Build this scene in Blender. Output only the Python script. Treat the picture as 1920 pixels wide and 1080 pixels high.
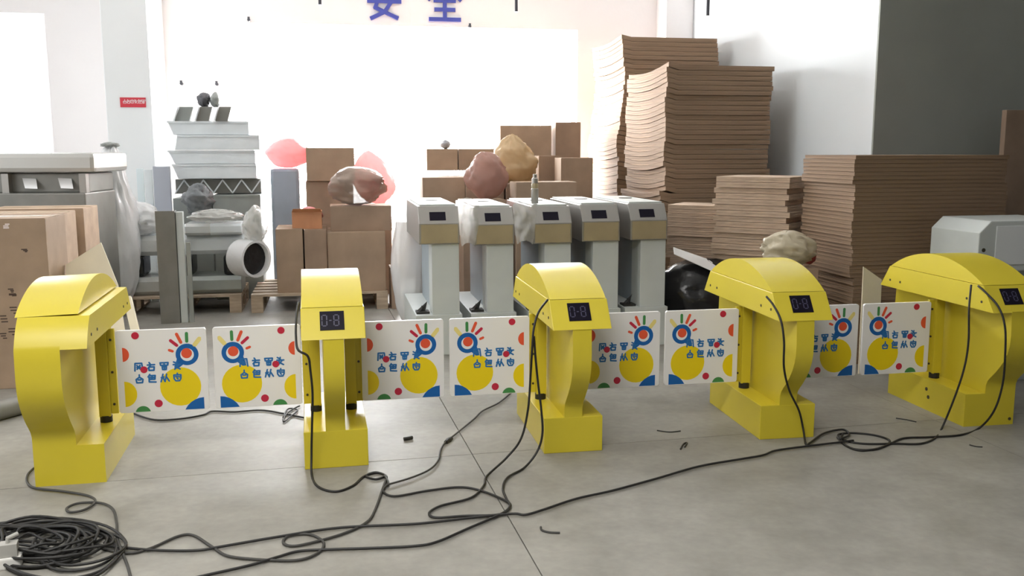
import bpy, bmesh, math, random
from mathutils import Vector, Matrix, noise

random.seed(7)
for o in list(bpy.data.objects):
    bpy.data.objects.remove(o)
SC = bpy.context.scene
COL = SC.collection
PI = math.pi

# ------------------------------------------------------------------ camera
F, PITCH, ROLL, HC = 1751.1, 0.147, -0.0018, 1.402
_f = Vector((0, math.cos(PITCH), -math.sin(PITCH)))
_r0 = Vector((1, 0, 0)); _u0 = Vector((0, math.sin(PITCH), math.cos(PITCH)))
RGT = math.cos(ROLL) * _r0 + math.sin(ROLL) * _u0
UPV = math.cos(ROLL) * _u0 - math.sin(ROLL) * _r0
CAMP = Vector((0, 0, HC))
cd = bpy.data.cameras.new('camera'); cam = bpy.data.objects.new('camera', cd); COL.objects.link(cam)
cd.sensor_width = 36; cd.lens = F / 1920 * 36; cd.clip_end = 200
m = Matrix((RGT, UPV, -_f)).transposed().to_4x4(); m.translation = CAMP
cam.matrix_world = m
SC.camera = cam

# ------------------------------------------------------------------ world, lamps, exposure
W = bpy.data.worlds.new('world'); SC.world = W; W.use_nodes = True
bg = W.node_tree.nodes['Background']
bg.inputs[0].default_value = (0.93, 0.97, 1.0, 1); bg.inputs[1].default_value = 0.13
WIN_POWER = 36.0
LEFT_WIN_POWER = 20.0
ADDED_WIN_POWER = 2.6
def area_light(name, loc, target, sx, sy, power, col):
    ld = bpy.data.lights.new(name, 'AREA'); ld.shape = 'RECTANGLE'; ld.size = sx; ld.size_y = sy
    ld.energy = power; ld.color = col
    lo = bpy.data.objects.new(name, ld); COL.objects.link(lo); lo.location = loc
    lo.rotation_euler = (Vector(target) - Vector(loc)).to_track_quat('-Z', 'Y').to_euler()
    return lo
# added overhead fill lamp that brightens the foreground; the ceiling has no opening
fl_ = area_light('fill_light', (-1.1, 0.5, 4.5), (-0.9, 1.4, 0.0), 2.6, 1.8, 215, (1.0, 0.98, 0.94))
fl_.data.spread = math.radians(125)
vs = SC.view_settings
vs.view_transform = 'Standard'; vs.look = 'None'; vs.gamma = 1; vs.exposure = -0.2; vs.use_curve_mapping = False

# ------------------------------------------------------------------ pixel helpers (1920x1080 frame)
def ray(px, py):
    return (_f + RGT * ((px - 960) / F) + UPV * ((540 - py) / F))
def at(px, py, Y):
    d = ray(px, py); return CAMP + d * (Y / d.y)
def gnd(px, py, z=0.0):
    d = ray(px, py); return CAMP + d * ((z - HC) / d.z)
TH = 0.1908
X3, Y3 = 0.2861, 4.2149
def row_pt(px, py, v):                       # ray meets the vertical plane at depth v of the gate row
    n = Vector((-math.sin(TH), math.cos(TH), 0)); p0 = Vector((X3, Y3, 0)) + n * v
    d = ray(px, py); return CAMP + d * ((p0 - CAMP).dot(n) / d.dot(n))
def spx(p):
    d = Vector(p) - CAMP; z = d.dot(_f)
    return 960 + F * d.dot(RGT) / z, 540 - F * d.dot(UPV) / z

# ------------------------------------------------------------------ materials
MATS = {}
def mat(name, col, rough=0.5, metal=0.0, var=0.0, vscale=6.0, bump=0.0, bscale=40.0, alpha=1.0, emit=None, estr=0, spec=0.5, stretch=None, trans=0.0, streak=None):
    m_ = bpy.data.materials.new(name); m_.use_nodes = True
    nt = m_.node_tree; b = nt.nodes['Principled BSDF']
    b.inputs['Base Color'].default_value = (*col, 1); b.inputs['Roughness'].default_value = rough
    b.inputs['Metallic'].default_value = metal; b.inputs['Specular IOR Level'].default_value = spec
    if alpha < 1: b.inputs['Alpha'].default_value = alpha
    if trans: b.inputs['Transmission Weight'].default_value = trans
    if emit: b.inputs['Emission Color'].default_value = (*emit, 1); b.inputs['Emission Strength'].default_value = estr
    if var or bump:
        tc = nt.nodes.new('ShaderNodeTexCoord'); mp = nt.nodes.new('ShaderNodeMapping')
        nt.links.new(tc.outputs['Object'], mp.inputs[0])
        if stretch: mp.inputs['Scale'].default_value = stretch
    if var:
        n = nt.nodes.new('ShaderNodeTexNoise'); n.inputs['Scale'].default_value = vscale; n.inputs['Detail'].default_value = 5
        nt.links.new(mp.outputs[0], n.inputs['Vector'])
        r = nt.nodes.new('ShaderNodeValToRGB')
        r.color_ramp.elements[0].position = 0.3; r.color_ramp.elements[1].position = 0.7
        r.color_ramp.elements[0].color = (*[c * (1 - var) for c in col], 1)
        r.color_ramp.elements[1].color = (*[min(1, c * (1 + var)) for c in col], 1)
        nt.links.new(n.outputs[0], r.inputs[0]); nt.links.new(r.outputs[0], b.inputs['Base Color'])
    if bump:
        n2 = nt.nodes.new('ShaderNodeTexNoise'); n2.inputs['Scale'].default_value = bscale; n2.inputs['Detail'].default_value = 4
        nt.links.new(mp.outputs[0], n2.inputs['Vector'])
        bp = nt.nodes.new('ShaderNodeBump'); bp.inputs['Strength'].default_value = bump; bp.inputs['Distance'].default_value = 0.01
        nt.links.new(n2.outputs[0], bp.inputs['Height']); nt.links.new(bp.outputs[0], b.inputs['Normal'])
    MATS[name] = m_
    return m_
YEL = mat('yellow_paint', (0.67, 0.545, 0.035), 0.36, var=0.04, vscale=3)
BLACK = mat('black_rubber', (0.015, 0.014, 0.013), 0.55)
CABLE = mat('black_cable', (0.014, 0.013, 0.012), 0.55)
CABLE2 = mat('grey_cable', (0.042, 0.040, 0.036), 0.6)
HOLE = mat('dark_bolt', (0.05, 0.04, 0.02), 0.5)
WHITE = mat('white_board', (0.86, 0.85, 0.86), 0.35)
P_YEL = mat('print_yellow', (0.87, 0.66, 0.005), 0.4)
P_BLUE = mat('print_blue', (0.005, 0.12, 0.42), 0.4)
P_RED = mat('print_red', (0.55, 0.02, 0.06), 0.4)
P_ORG = mat('print_orange', (0.80, 0.10, 0.04), 0.4)
P_GRN = mat('print_green', (0.06, 0.27, 0.08), 0.4)
P_PALE = mat('print_pale_yellow', (0.85, 0.72, 0.25), 0.4)
P_TXT = mat('print_text_blue', (0.02, 0.16, 0.45), 0.4)
SCREEN = mat('screen_glass', (0.008, 0.006, 0.014), 0.3, spec=0.15)
DIGIT = mat('screen_digit', (0.045, 0.042, 0.085), 0.4, emit=(0.3, 0.28, 0.5), estr=0.02)
WALL = mat('white_plaster', (0.86, 0.82, 0.81), 0.8, var=0.02, vscale=1.2, bump=0.08, bscale=30)
WALLP = mat('pillar_plaster', (0.86, 0.87, 0.87), 0.8, var=0.02, vscale=1.2)
WALLR = mat('white_side_wall', (0.80, 0.83, 0.84), 0.7, var=0.02, vscale=1.0)
GREYW = mat('grey_green_wall', (0.34, 0.352, 0.315), 0.7, var=0.07, vscale=1.3, bump=0.05)
CEIL = mat('ceiling_white', (0.85, 0.85, 0.84), 0.9)
PANE = mat('window_pane', (0.9, 0.95, 1.0), 0.3, emit=(0.97, 0.985, 1.0), estr=WIN_POWER)
PANE2 = mat('window_pane_side', (0.9, 0.95, 1.0), 0.3, emit=(0.93, 0.975, 1.0), estr=LEFT_WIN_POWER)
ADDED_PANE = mat('added_window_pane', (0.9, 0.95, 1.0), 0.3, emit=(0.96, 0.98, 1.0), estr=ADDED_WIN_POWER)  # glow of the added, unseen window in the left wall
FRAME = mat('window_frame', (0.85, 0.85, 0.85), 0.5)
KRAFT = mat('kraft_cardboard', (0.36, 0.255, 0.175), 0.8, var=0.12, vscale=5, bump=0.1, bscale=60)
KRAFT2 = mat('kraft_cardboard_dark', (0.31, 0.215, 0.15), 0.8, var=0.15, vscale=4, bump=0.1, bscale=60)
KRAFTP = mat('kraft_cardboard_pale', (0.46, 0.33, 0.23), 0.8, var=0.12, vscale=8, bump=0.15, bscale=60)
STACKM = mat('flat_carton_edges', (0.26, 0.17, 0.105), 0.85, var=0.28, vscale=3, bump=0.7, bscale=5, stretch=(0.25, 0.25, 30))
STACKP = mat('pale_flat_carton', (0.50, 0.375, 0.275), 0.85, var=0.25, vscale=6, bump=0.8, bscale=9, stretch=(1, 1, 12))
CREAM = mat('cream_board', (0.80, 0.72, 0.55), 0.7, var=0.05)
TAPE = mat('packing_tape', (0.50, 0.38, 0.24), 0.25)
INK = mat('carton_ink', (0.07, 0.045, 0.035), 0.8)
STEEL = mat('brushed_steel', (0.34, 0.325, 0.30), 0.38, metal=0.7, bump=0.04, bscale=80, stretch=(1, 30, 30))
STEELD = mat('dull_steel', (0.24, 0.235, 0.215), 0.5, metal=0.4, var=0.1)
BAND = mat('film_covered_band', (0.36, 0.29, 0.17), 0.45, var=0.08)
CABW = mat('pale_grey_enamel', (0.55, 0.58, 0.56), 0.45, var=0.03)
CABB = mat('blue_grey_enamel', (0.36, 0.42, 0.46), 0.45, var=0.04)
SHEET = mat('pale_sheet_metal', (0.72, 0.76, 0.78), 0.4, var=0.05)
SHEETD = mat('grey_sheet_metal', (0.33, 0.35, 0.33), 0.4, metal=0.3, var=0.08)
FILM = mat('white_plastic_film', (0.80, 0.80, 0.80), 0.22, bump=0.5, bscale=12, alpha=0.8)
FILMC = mat('clear_plastic_film', (0.75, 0.74, 0.70), 0.15, bump=0.6, bscale=14, alpha=0.45)
BLKFILM = mat('black_plastic_film', (0.012, 0.012, 0.013), 0.25, bump=0.8, bscale=9)
ORANGE = mat('orange_carton', (0.60, 0.28, 0.14), 0.6, var=0.1)
WOOD = mat('pallet_wood', (0.42, 0.33, 0.24), 0.8, var=0.25, vscale=5, stretch=(1, 8, 8))
ROD = mat('dark_metal_rod', (0.04, 0.04, 0.05), 0.5)
CHAR = mat('blue_letter', (0.06, 0.075, 0.36), 0.5)
REDS = mat('red_sign', (0.62, 0.04, 0.06), 0.5)
SIGNW = mat('sign_white', (0.85, 0.75, 0.75), 0.5)
PLASTW = mat('white_plastic', (0.75, 0.74, 0.70), 0.4)
SCRAP = mat('dark_scrap', (0.03, 0.028, 0.025), 0.6)

def glow_mat(name, col, rough=.4, tr=.5):
    m_ = mat(name, col, rough, bump=.5, bscale=10)
    nt = m_.node_tree; out = nt.nodes['Material Output']; b = nt.nodes['Principled BSDF']
    t = nt.nodes.new('ShaderNodeBsdfTranslucent'); t.inputs[0].default_value = (*col, 1)
    mx = nt.nodes.new('ShaderNodeMixShader'); mx.inputs[0].default_value = tr
    nt.links.new(b.outputs[0], mx.inputs[1]); nt.links.new(t.outputs[0], mx.inputs[2]); nt.links.new(mx.outputs[0], out.inputs[0])
    return m_
REDBAG = glow_mat('red_plastic_bag', (0.95, 0.40, 0.40))
PINKBAG = glow_mat('pinkish_plastic_bag', (0.44, 0.26, 0.21), tr=.3)
TANBAG = glow_mat('tan_plastic_bag', (0.55, 0.41, 0.24), tr=.3)
def floor_material():
    m_ = bpy.data.materials.new('polished_concrete'); m_.use_nodes = True
    nt = m_.node_tree; b = nt.nodes['Principled BSDF']; L = nt.links.new
    tc = nt.nodes.new('ShaderNodeTexCoord')
    n1 = nt.nodes.new('ShaderNodeTexNoise'); n1.inputs['Scale'].default_value = 0.8; n1.inputs['Detail'].default_value = 6
    n2 = nt.nodes.new('ShaderNodeTexNoise'); n2.inputs['Scale'].default_value = 26; n2.inputs['Detail'].default_value = 8
    n3 = nt.nodes.new('ShaderNodeTexNoise'); n3.inputs['Scale'].default_value = 5; n3.inputs['Detail'].default_value = 6
    for n in (n1, n2, n3): L(tc.outputs['Object'], n.inputs['Vector'])
    r1 = nt.nodes.new('ShaderNodeValToRGB')
    r1.color_ramp.elements[0].position = .3; r1.color_ramp.elements[0].color = (0.30, 0.285, 0.25, 1)
    r1.color_ramp.elements[1].position = .7; r1.color_ramp.elements[1].color = (0.38, 0.365, 0.325, 1)
    L(n1.outputs[0], r1.inputs[0])
    mx = nt.nodes.new('ShaderNodeMix'); mx.data_type = 'RGBA'; mx.blend_type = 'MULTIPLY'; mx.inputs[0].default_value = 0.55
    r2 = nt.nodes.new('ShaderNodeValToRGB')
    r2.color_ramp.elements[0].position = .32; r2.color_ramp.elements[0].color = (0.62, 0.61, 0.6, 1)
    r2.color_ramp.elements[1].position = .62; r2.color_ramp.elements[1].color = (1, 1, 1, 1)
    L(n3.outputs[0], r2.inputs[0]); L(r1.outputs[0], mx.inputs[6]); L(r2.outputs[0], mx.inputs[7])
    mx2 = nt.nodes.new('ShaderNodeMix'); mx2.data_type = 'RGBA'; mx2.blend_type = 'MULTIPLY'; mx2.inputs[0].default_value = 0.3
    L(mx.outputs[2], mx2.inputs[6]); L(n2.outputs[0], mx2.inputs[7]); L(mx2.outputs[2], b.inputs['Base Color'])
    mr = nt.nodes.new('ShaderNodeMapRange'); mr.inputs[3].default_value = 0.42; mr.inputs[4].default_value = 0.62
    L(n3.outputs[0], mr.inputs[0]); L(mr.outputs[0], b.inputs['Roughness'])
    bp = nt.nodes.new('ShaderNodeBump'); bp.inputs['Strength'].default_value = 0.12; bp.inputs['Distance'].default_value = 0.004
    L(n2.outputs[0], bp.inputs['Height']); L(bp.outputs[0], b.inputs['Normal'])
    return m_
FLOORM = floor_material()
DARKJ = mat('joint_dark', (0.06, 0.055, 0.05), 0.9)

# ------------------------------------------------------------------ mesh builder
class MB:
    def __init__(s): s.v = []; s.f = []; s.m = []; s.cur = 0
    def add(s, vs, fs):
        o = len(s.v); s.v += [tuple(v) for v in vs]
        for f in fs: s.f.append([i + o for i in f]); s.m.append(s.cur)
        return s
    def box(s, x0, x1, y0, y1, z0, z1):
        return s.add([(x0, y0, z0), (x1, y0, z0), (x1, y1, z0), (x0, y1, z0), (x0, y0, z1), (x1, y0, z1), (x1, y1, z1), (x0, y1, z1)],
                     [(0, 3, 2, 1), (4, 5, 6, 7), (0, 1, 5, 4), (1, 2, 6, 5), (2, 3, 7, 6), (3, 0, 4, 7)])
    def prism(s, prof, x0, x1):              # profile in (y, z), counter-clockwise seen from +x, extruded along x
        n = len(prof)
        a = sum(prof[i][0] * prof[(i + 1) % n][1] - prof[(i + 1) % n][0] * prof[i][1] for i in range(n))
        if a < 0: prof = prof[::-1]
        vs_ = [(x0, y, z) for y, z in prof] + [(x1, y, z) for y, z in prof]
        fs = [tuple(range(n))[::-1], tuple(range(n, 2 * n))] + [(i, (i + 1) % n, n + (i + 1) % n, n + i) for i in range(n)]
        return s.add(vs_, fs)
    def plate(s, poly, t, z0=0.0):           # polygon in (x, z) facing -y, thickness t going to -y from y=z0
        n = len(poly)
        a = sum(poly[i][0] * poly[(i + 1) % n][1] - poly[(i + 1) % n][0] * poly[i][1] for i in range(n))
        if a < 0: poly = poly[::-1]
        vs_ = [(x, z0 - t, z) for x, z in poly] + [(x, z0, z) for x, z in poly]
        fs = [tuple(range(n)), tuple(range(n, 2 * n))[::-1]] + [((i + 1) % n, i, n + i, n + (i + 1) % n) for i in range(n)]
        return s.add(vs_, fs)
    def tube(s, pts, r, n=8, cap=True):
        pts = [Vector(p) for p in pts]; k = len(pts); rings = []
        up = Vector((0, 0, 1))
        prev = None
        for i in range(k):
            t = (pts[min(i + 1, k - 1)] - pts[max(i - 1, 0)])
            if t.length < 1e-9: t = Vector((1, 0, 0))
            t.normalize()
            if prev is None:
                a = t.cross(up)
                if a.length < 1e-3: a = t.cross(Vector((1, 0, 0)))
            else:
                a = prev - t * prev.dot(t)
                if a.length < 1e-4: a = t.cross(up)
            a.normalize(); prev = a; b = t.cross(a)
            rr = r[i] if isinstance(r, (list, tuple)) else r
            rings.append([pts[i] + a * (rr * math.cos(2 * PI * j / n)) + b * (rr * math.sin(2 * PI * j / n)) for j in range(n)])
        vs_ = [p for rg in rings for p in rg]
        fs = [(i * n + j, i * n + (j + 1) % n, (i + 1) * n + (j + 1) % n, (i + 1) * n + j) for i in range(k - 1) for j in range(n)]
        if cap: fs += [tuple(range(n))[::-1], tuple(range((k - 1) * n, k * n))]
        return s.add(vs_, fs)
    def build(s, name, mats, parent=None, loc=(0, 0, 0), rz=0.0, smooth=False, bev=0.0, rot=None):
        me = bpy.data.meshes.new(name); me.from_pydata(s.v, [], s.f); me.update()
        if not isinstance(mats, (list, tuple)): mats = [mats]
        for mm in mats: me.materials.append(mm)
        if len(mats) > 1:
            for p, mi in zip(me.polygons, s.m): p.material_index = mi
        bm = bmesh.new(); bm.from_mesh(me)
        bmesh.ops.recalc_face_normals(bm, faces=bm.faces)
        if bev:
            ed = [e for e in bm.edges if len(e.link_faces) == 2 and e.calc_face_angle(0) > 0.5]
            bmesh.ops.bevel(bm, geom=ed, offset=bev, segments=2, affect='EDGES', profile=0.6, clamp_overlap=True)
        if smooth:
            for f_ in bm.faces: f_.smooth = True
            for e in bm.edges:
                if len(e.link_faces) == 2 and e.calc_face_angle(0) > 0.65: e.smooth = False
        bm.to_mesh(me); bm.free()
        o = bpy.data.objects.new(name, me); COL.objects.link(o)
        o.location = loc; o.rotation_euler = rot if rot else (0, 0, rz)
        if parent: o.parent = parent
        return o

def tag(o, label=None, cat=None, group=None, kind=None):
    if label: o['label'] = label
    if cat: o['category'] = cat
    if group: o['group'] = group
    if kind: o['kind'] = kind
    return o
def thing(name, label, cat, loc, rz=0.0, group=None):
    o = bpy.data.objects.new(name, None); COL.objects.link(o); o.empty_display_size = 0.1
    o.location = loc; o.rotation_euler = (0, 0, rz)
    return tag(o, label, cat, group)
def catmull(pts, sub=8):
    pts = [Vector(p) for p in pts]; out = []
    for i in range(len(pts) - 1):
        p0 = pts[max(i - 1, 0)]; p1 = pts[i]; p2 = pts[i + 1]; p3 = pts[min(i + 2, len(pts) - 1)]
        for k in range(sub):
            t = k / sub
            out.append(0.5 * ((2 * p1) + (p2 - p0) * t + (2 * p0 - 5 * p1 + 4 * p2 - p3) * t * t + (3 * p1 - p0 - 3 * p2 + p3) * t ** 3))
    out.append(pts[-1]); return out
def circ(cx, cz, rx, rz=None, n=28, a0=0, a1=2 * PI):
    rz = rz or rx
    k = n if abs(a1 - a0 - 2 * PI) < 1e-6 else n + 1
    return [(cx + rx * math.cos(a0 + (a1 - a0) * i / n), cz + rz * math.sin(a0 + (a1 - a0) * i / n)) for i in range(k)]
def clip(poly, fn):                          # keep the part of a convex polygon where fn >= 0
    out = []
    for i in range(len(poly)):
        a, b = poly[i], poly[(i + 1) % len(poly)]; fa, fb = fn(a), fn(b)
        if fa >= 0: out.append(a)
        if fa * fb < 0:
            t = fa / (fa - fb); out.append((a[0] + (b[0] - a[0]) * t, a[1] + (b[1] - a[1]) * t))
    return out
def bar(p, q, w):                            # 2-D thick line with round ends
    dx, dz = q[0] - p[0], q[1] - p[1]; a = math.atan2(dz, dx); r = w / 2
    return [(q[0] + r * math.cos(a - PI / 2 + PI * i / 6), q[1] + r * math.sin(a - PI / 2 + PI * i / 6)) for i in range(7)] + \
           [(p[0] + r * math.cos(a + PI / 2 + PI * i / 6), p[1] + r * math.sin(a + PI / 2 + PI * i / 6)) for i in range(7)]

def fit(pxl, pxr, pyt, Y, th=TH):            # front face seen from pxl to pxr with its top left corner at (pxl, pyt), depth Y
    A = at(pxl, pyt, Y); d = Vector((math.cos(th), math.sin(th), 0))
    lo, hi = 0.0, 12.0
    for _ in range(50):
        mid = (lo + hi) / 2
        if spx(A + d * mid)[0] < pxr: lo = mid
        else: hi = mid
    return A, d, lo
def blob(name, mt, c, rad, amp, seed, label, cat, flat=0.0, nu=44, nv=28, freq=2.2, group=None, pinch=0.0, lean=0.0):
    b = MB(); vs_ = []; off = Vector((seed * 7.3, seed * 3.1, seed * 1.7))
    for j in range(nv + 1):
        ph = PI * j / nv
        for i in range(nu):
            a = 2 * PI * i / nu
            d = Vector((math.sin(ph) * math.cos(a), math.sin(ph) * math.sin(a), math.cos(ph)))
            e_ = d + Vector((noise.noise(d * 3 + off), noise.noise(d * 3 - off), 0)) * .35
            k = 1 + amp * (.7 * noise.noise(e_ * freq * .7 + off) - .65 * abs(noise.noise(e_ * freq * 1.9 + off)) - .35 * abs(noise.noise(e_ * freq * 4.3 - off)) - .22 * abs(noise.noise(e_ * freq * 8.5 + off)) + .36)
            pk = 1 - pinch * max(0.0, d.z) ** 1.3
            p = Vector((d.x * rad[0] * k * pk + lean * (d.z + 1) * rad[0], d.y * rad[1] * k * pk, d.z * rad[2] * (1 + .3 * (k - 1)) + rad[2]))
            if p.z < flat: p.z = flat
            vs_.append(p)
    zmin = min(p.z for p in vs_)
    for p in vs_: p.z -= zmin
    fs = [(j * nu + i, (j + 1) * nu + i, (j + 1) * nu + (i + 1) % nu, j * nu + (i + 1) % nu) for j in range(nv) for i in range(nu)]
    b.add(vs_, fs)
    o = b.build(name, mt, loc=c, smooth=False)
    for p in o.data.polygons: p.use_smooth = True
    return tag(o, label, cat, group)

# ================================================================== THE SETTING
# floor: concrete slabs parted by saw-cut joints
sub = MB().box(-16, 12, -8, 18, -0.2, -0.012).build('floor', DARKJ); tag(sub, kind='structure')
jA, jB = gnd(62, 913), gnd(1420, 812); kA, kB = gnd(845, 760), gnd(955, 1010)
jd = (jB - jA).normalized(); kd = (kA - kB).normalized()
def inter(p, d, q, e):
    t = ((q.x - p.x) * e.y - (q.y - p.y) * e.x) / (d.x * e.y - d.y * e.x); return p + d * t
I0 = inter(jA, jd, kB, kd)
kd2 = Vector((-jd.y, jd.x, 0)) if kd.dot(Vector((-jd.y, jd.x, 0))) > .99 else kd
GAP = 0.0022
def quad_slab(o, a, b_, la, lb):
    p = o + a * GAP + b_ * GAP
    c = [p, p + a * la, p + a * la + b_ * lb, p + b_ * lb]
    mbx = MB().add([(v.x, v.y, -0.011) for v in c] + [(v.x, v.y, 0.0) for v in c], [(3, 2, 1, 0), (4, 5, 6, 7), (0, 1, 5, 4), (1, 2, 6, 5), (2, 3, 7, 6), (3, 0, 4, 7)])
    return mbx.build('concrete_slab', FLOORM, parent=sub)
# rows of slabs along both joint directions (bays of about 6 m)
for (a, la) in ((jd, 2.45), (-jd, 5.2)):
    for (b_, lb) in ((kd2, 5.6), (-kd2, 4.8)):
        quad_slab(I0, a, b_, la, lb)
        if a == jd: quad_slab(I0 + a * (la + GAP), a, b_, 6.5, lb)
        else: quad_slab(I0 + a * (la + GAP), a, b_, 6.0, lb)
for (a, la) in ((jd, 9.0), (-jd, 11.2)):
    quad_slab(I0 + kd2 * (5.6 + GAP), a, kd2, la, 7.0)

# walls (all share the slight turn of the gate row)
ROW = Vector((math.cos(TH), math.sin(TH), 0)); DEP = Vector((-math.sin(TH), math.cos(TH), 0))
CORN = at(1275, 281, 11.0); CORN.z = 0
HT = 4.6
def wall_boxes(mbx, org, ax, nrm, spans, t):  # spans: (s0,s1,z0,z1); box of thickness t going to +nrm
    for s0, s1, z0, z1 in spans:
        vs_ = []
        for z in (z0, z1):
            for s_, n_ in ((s0, 0), (s1, 0), (s1, t), (s0, t)):
                p = org + ax * s_ + nrm * n_; vs_.append((p.x, p.y, z))
        mbx.add(vs_, [(0, 3, 2, 1), (4, 5, 6, 7), (0, 1, 5, 4), (1, 2, 6, 5), (2, 3, 7, 6), (3, 0, 4, 7)])
    return mbx
def on_back(px, py):                          # point of the back wall seen at a pixel: (s along ROW from CORN, z)
    d = ray(px, py); p = CAMP + d * ((CORN - CAMP).dot(DEP) / d.dot(DEP)); return (p - CORN).dot(ROW), p.z
w0s, w1z = on_back(455, 42); w1s, _ = on_back(1083, 60); w0z = 0.55
v0s, v1z = on_back(-150, 20); v1s, _ = on_back(95, 200); v0z = 0.9
BL_ = -14.0
bw = wall_boxes(MB(), CORN, ROW, DEP, [(BL_, v0s, 0, HT), (v0s, v1s, 0, v0z), (v0s, v1s, v1z, HT), (v1s, w0s, 0, HT), (w0s, w1s, 0, w0z), (w0s, w1s, w1z, HT), (w1s, 0.25, 0, HT)], 0.25)
tag(bw.build('wall_back', WALL), kind='structure')
def window(name, s0, s1, z0, z1, pane, nx, nz):
    root = bpy.data.objects.new(name, None); COL.objects.link(root); root.location = CORN + ROW * s0 + DEP * 0.12; root.rotation_euler = (0, 0, TH)
    tag(root, kind='structure')
    wd, hh = s1 - s0, z1 - z0
    fr = MB()
    for x in (0, wd - .05): fr.box(x, x + .05, -.04, .04, z0, z1)
    for z in (z0, z1 - .05): fr.box(.05, wd - .05, -.04, .04, z, z + .05)
    fr.build('window_frame', FRAME, root)
    px_, pz_ = (wd - .1) / nx, (hh - .1) / nz
    for i in range(nx):
        for j in range(nz):
            MB().box(.05 + i * px_ + .002, .05 + (i + 1) * px_ - .002, -.006, .006, z0 + .05 + j * pz_, z0 + .05 + (j + 1) * pz_).build('pane', pane, root)
    for i in range(1, 1): MB().box(.05 + i * px_ - .012, .05 + i * px_ + .012, -.02, .02, z0 + .05, z1 - .05).build('mullion', FRAME, root)
    for j in range(1, nz): MB().box(.05, wd - .05, -.016, .016, z0 + .05 + j * pz_ - .012, z0 + .05 + j * pz_ + .012).build('transom', FRAME, root)
window('window_1', w0s, w1s, w0z, w1z, PANE, 2, 1)
window('window_2', v0s, v1s, v0z, v1z, PANE2, 1, 1)
# pillar on the left, with its red notice
pl0, pl1 = at(205, 300, 8.95), at(293, 300, 9.1); pl0.z = pl1.z = 0
pw_ = (pl1 - pl0).dot(ROW); pillar_d = (CORN - pl0).dot(DEP)
tag(wall_boxes(MB(), pl0, ROW, DEP, [(0, pw_, 0, HT)], pillar_d).build('trim_1', WALLP, bev=0.008), kind='structure')
# corner pillar at the right end of the back wall
tag(wall_boxes(MB(), CORN - DEP * 0.32, ROW, DEP, [(-0.32, -0.004, 0, HT)], 0.32).build('trim_2', WALL, bev=0.006), kind='structure')
# side wall on the right running towards the camera, then the grey wall facing us
SDL = 3.0
while spx(CORN - DEP * SDL + Vector((0, 0, 1.4)))[0] < 1633: SDL += .005
q = CORN - DEP * SDL
tag(wall_boxes(MB(), q, DEP, ROW, [(0, SDL + .25, 0, HT)], 0.2).build('wall_right', WALLR), kind='structure')
tag(wall_boxes(MB(), q - DEP * 0.02, ROW, DEP, [(0.0, 6.0, 0, HT)], 0.018).build('wall_front_right', GREYW), kind='structure')
LW = CORN - ROW * 9.2 - DEP * 13.5
lw0, lw1, lz0, lz1 = 5.2, 11.4, 1.1, 3.5
tag(wall_boxes(MB(), LW, DEP, ROW, [(0, lw0, 0, HT), (lw0, lw1, 0, lz0), (lw0, lw1, lz1, HT), (lw1, 13.5, 0, HT)], -0.2).build('wall_left', WALL), kind='structure')
w3 = bpy.data.objects.new('added_window', None); COL.objects.link(w3); tag(w3, kind='structure')  # window added out of view to brighten the left side
for k in range(4):
    a_, b_ = lw0 + (lw1 - lw0) * k / 4, lw0 + (lw1 - lw0) * (k + 1) / 4
    wall_boxes(MB(), LW - ROW * .10, DEP, ROW, [(a_ + .03, b_ - .03, lz0 + .03, lz1 - .03)], -0.012).build('pane', ADDED_PANE, w3)
    wall_boxes(MB(), LW - ROW * .07, DEP, ROW, [(a_, a_ + .03, lz0, lz1), (b_ - .03, b_, lz0, lz1), (a_ + .03, b_ - .03, lz0, lz0 + .03), (a_ + .03, b_ - .03, lz1 - .03, lz1)], -0.07).build('window_frame', FRAME, w3)
tag(MB().box(-14, 11, -4.5, 15, HT, HT + .15).build('ceiling', CEIL), kind='structure')

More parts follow.
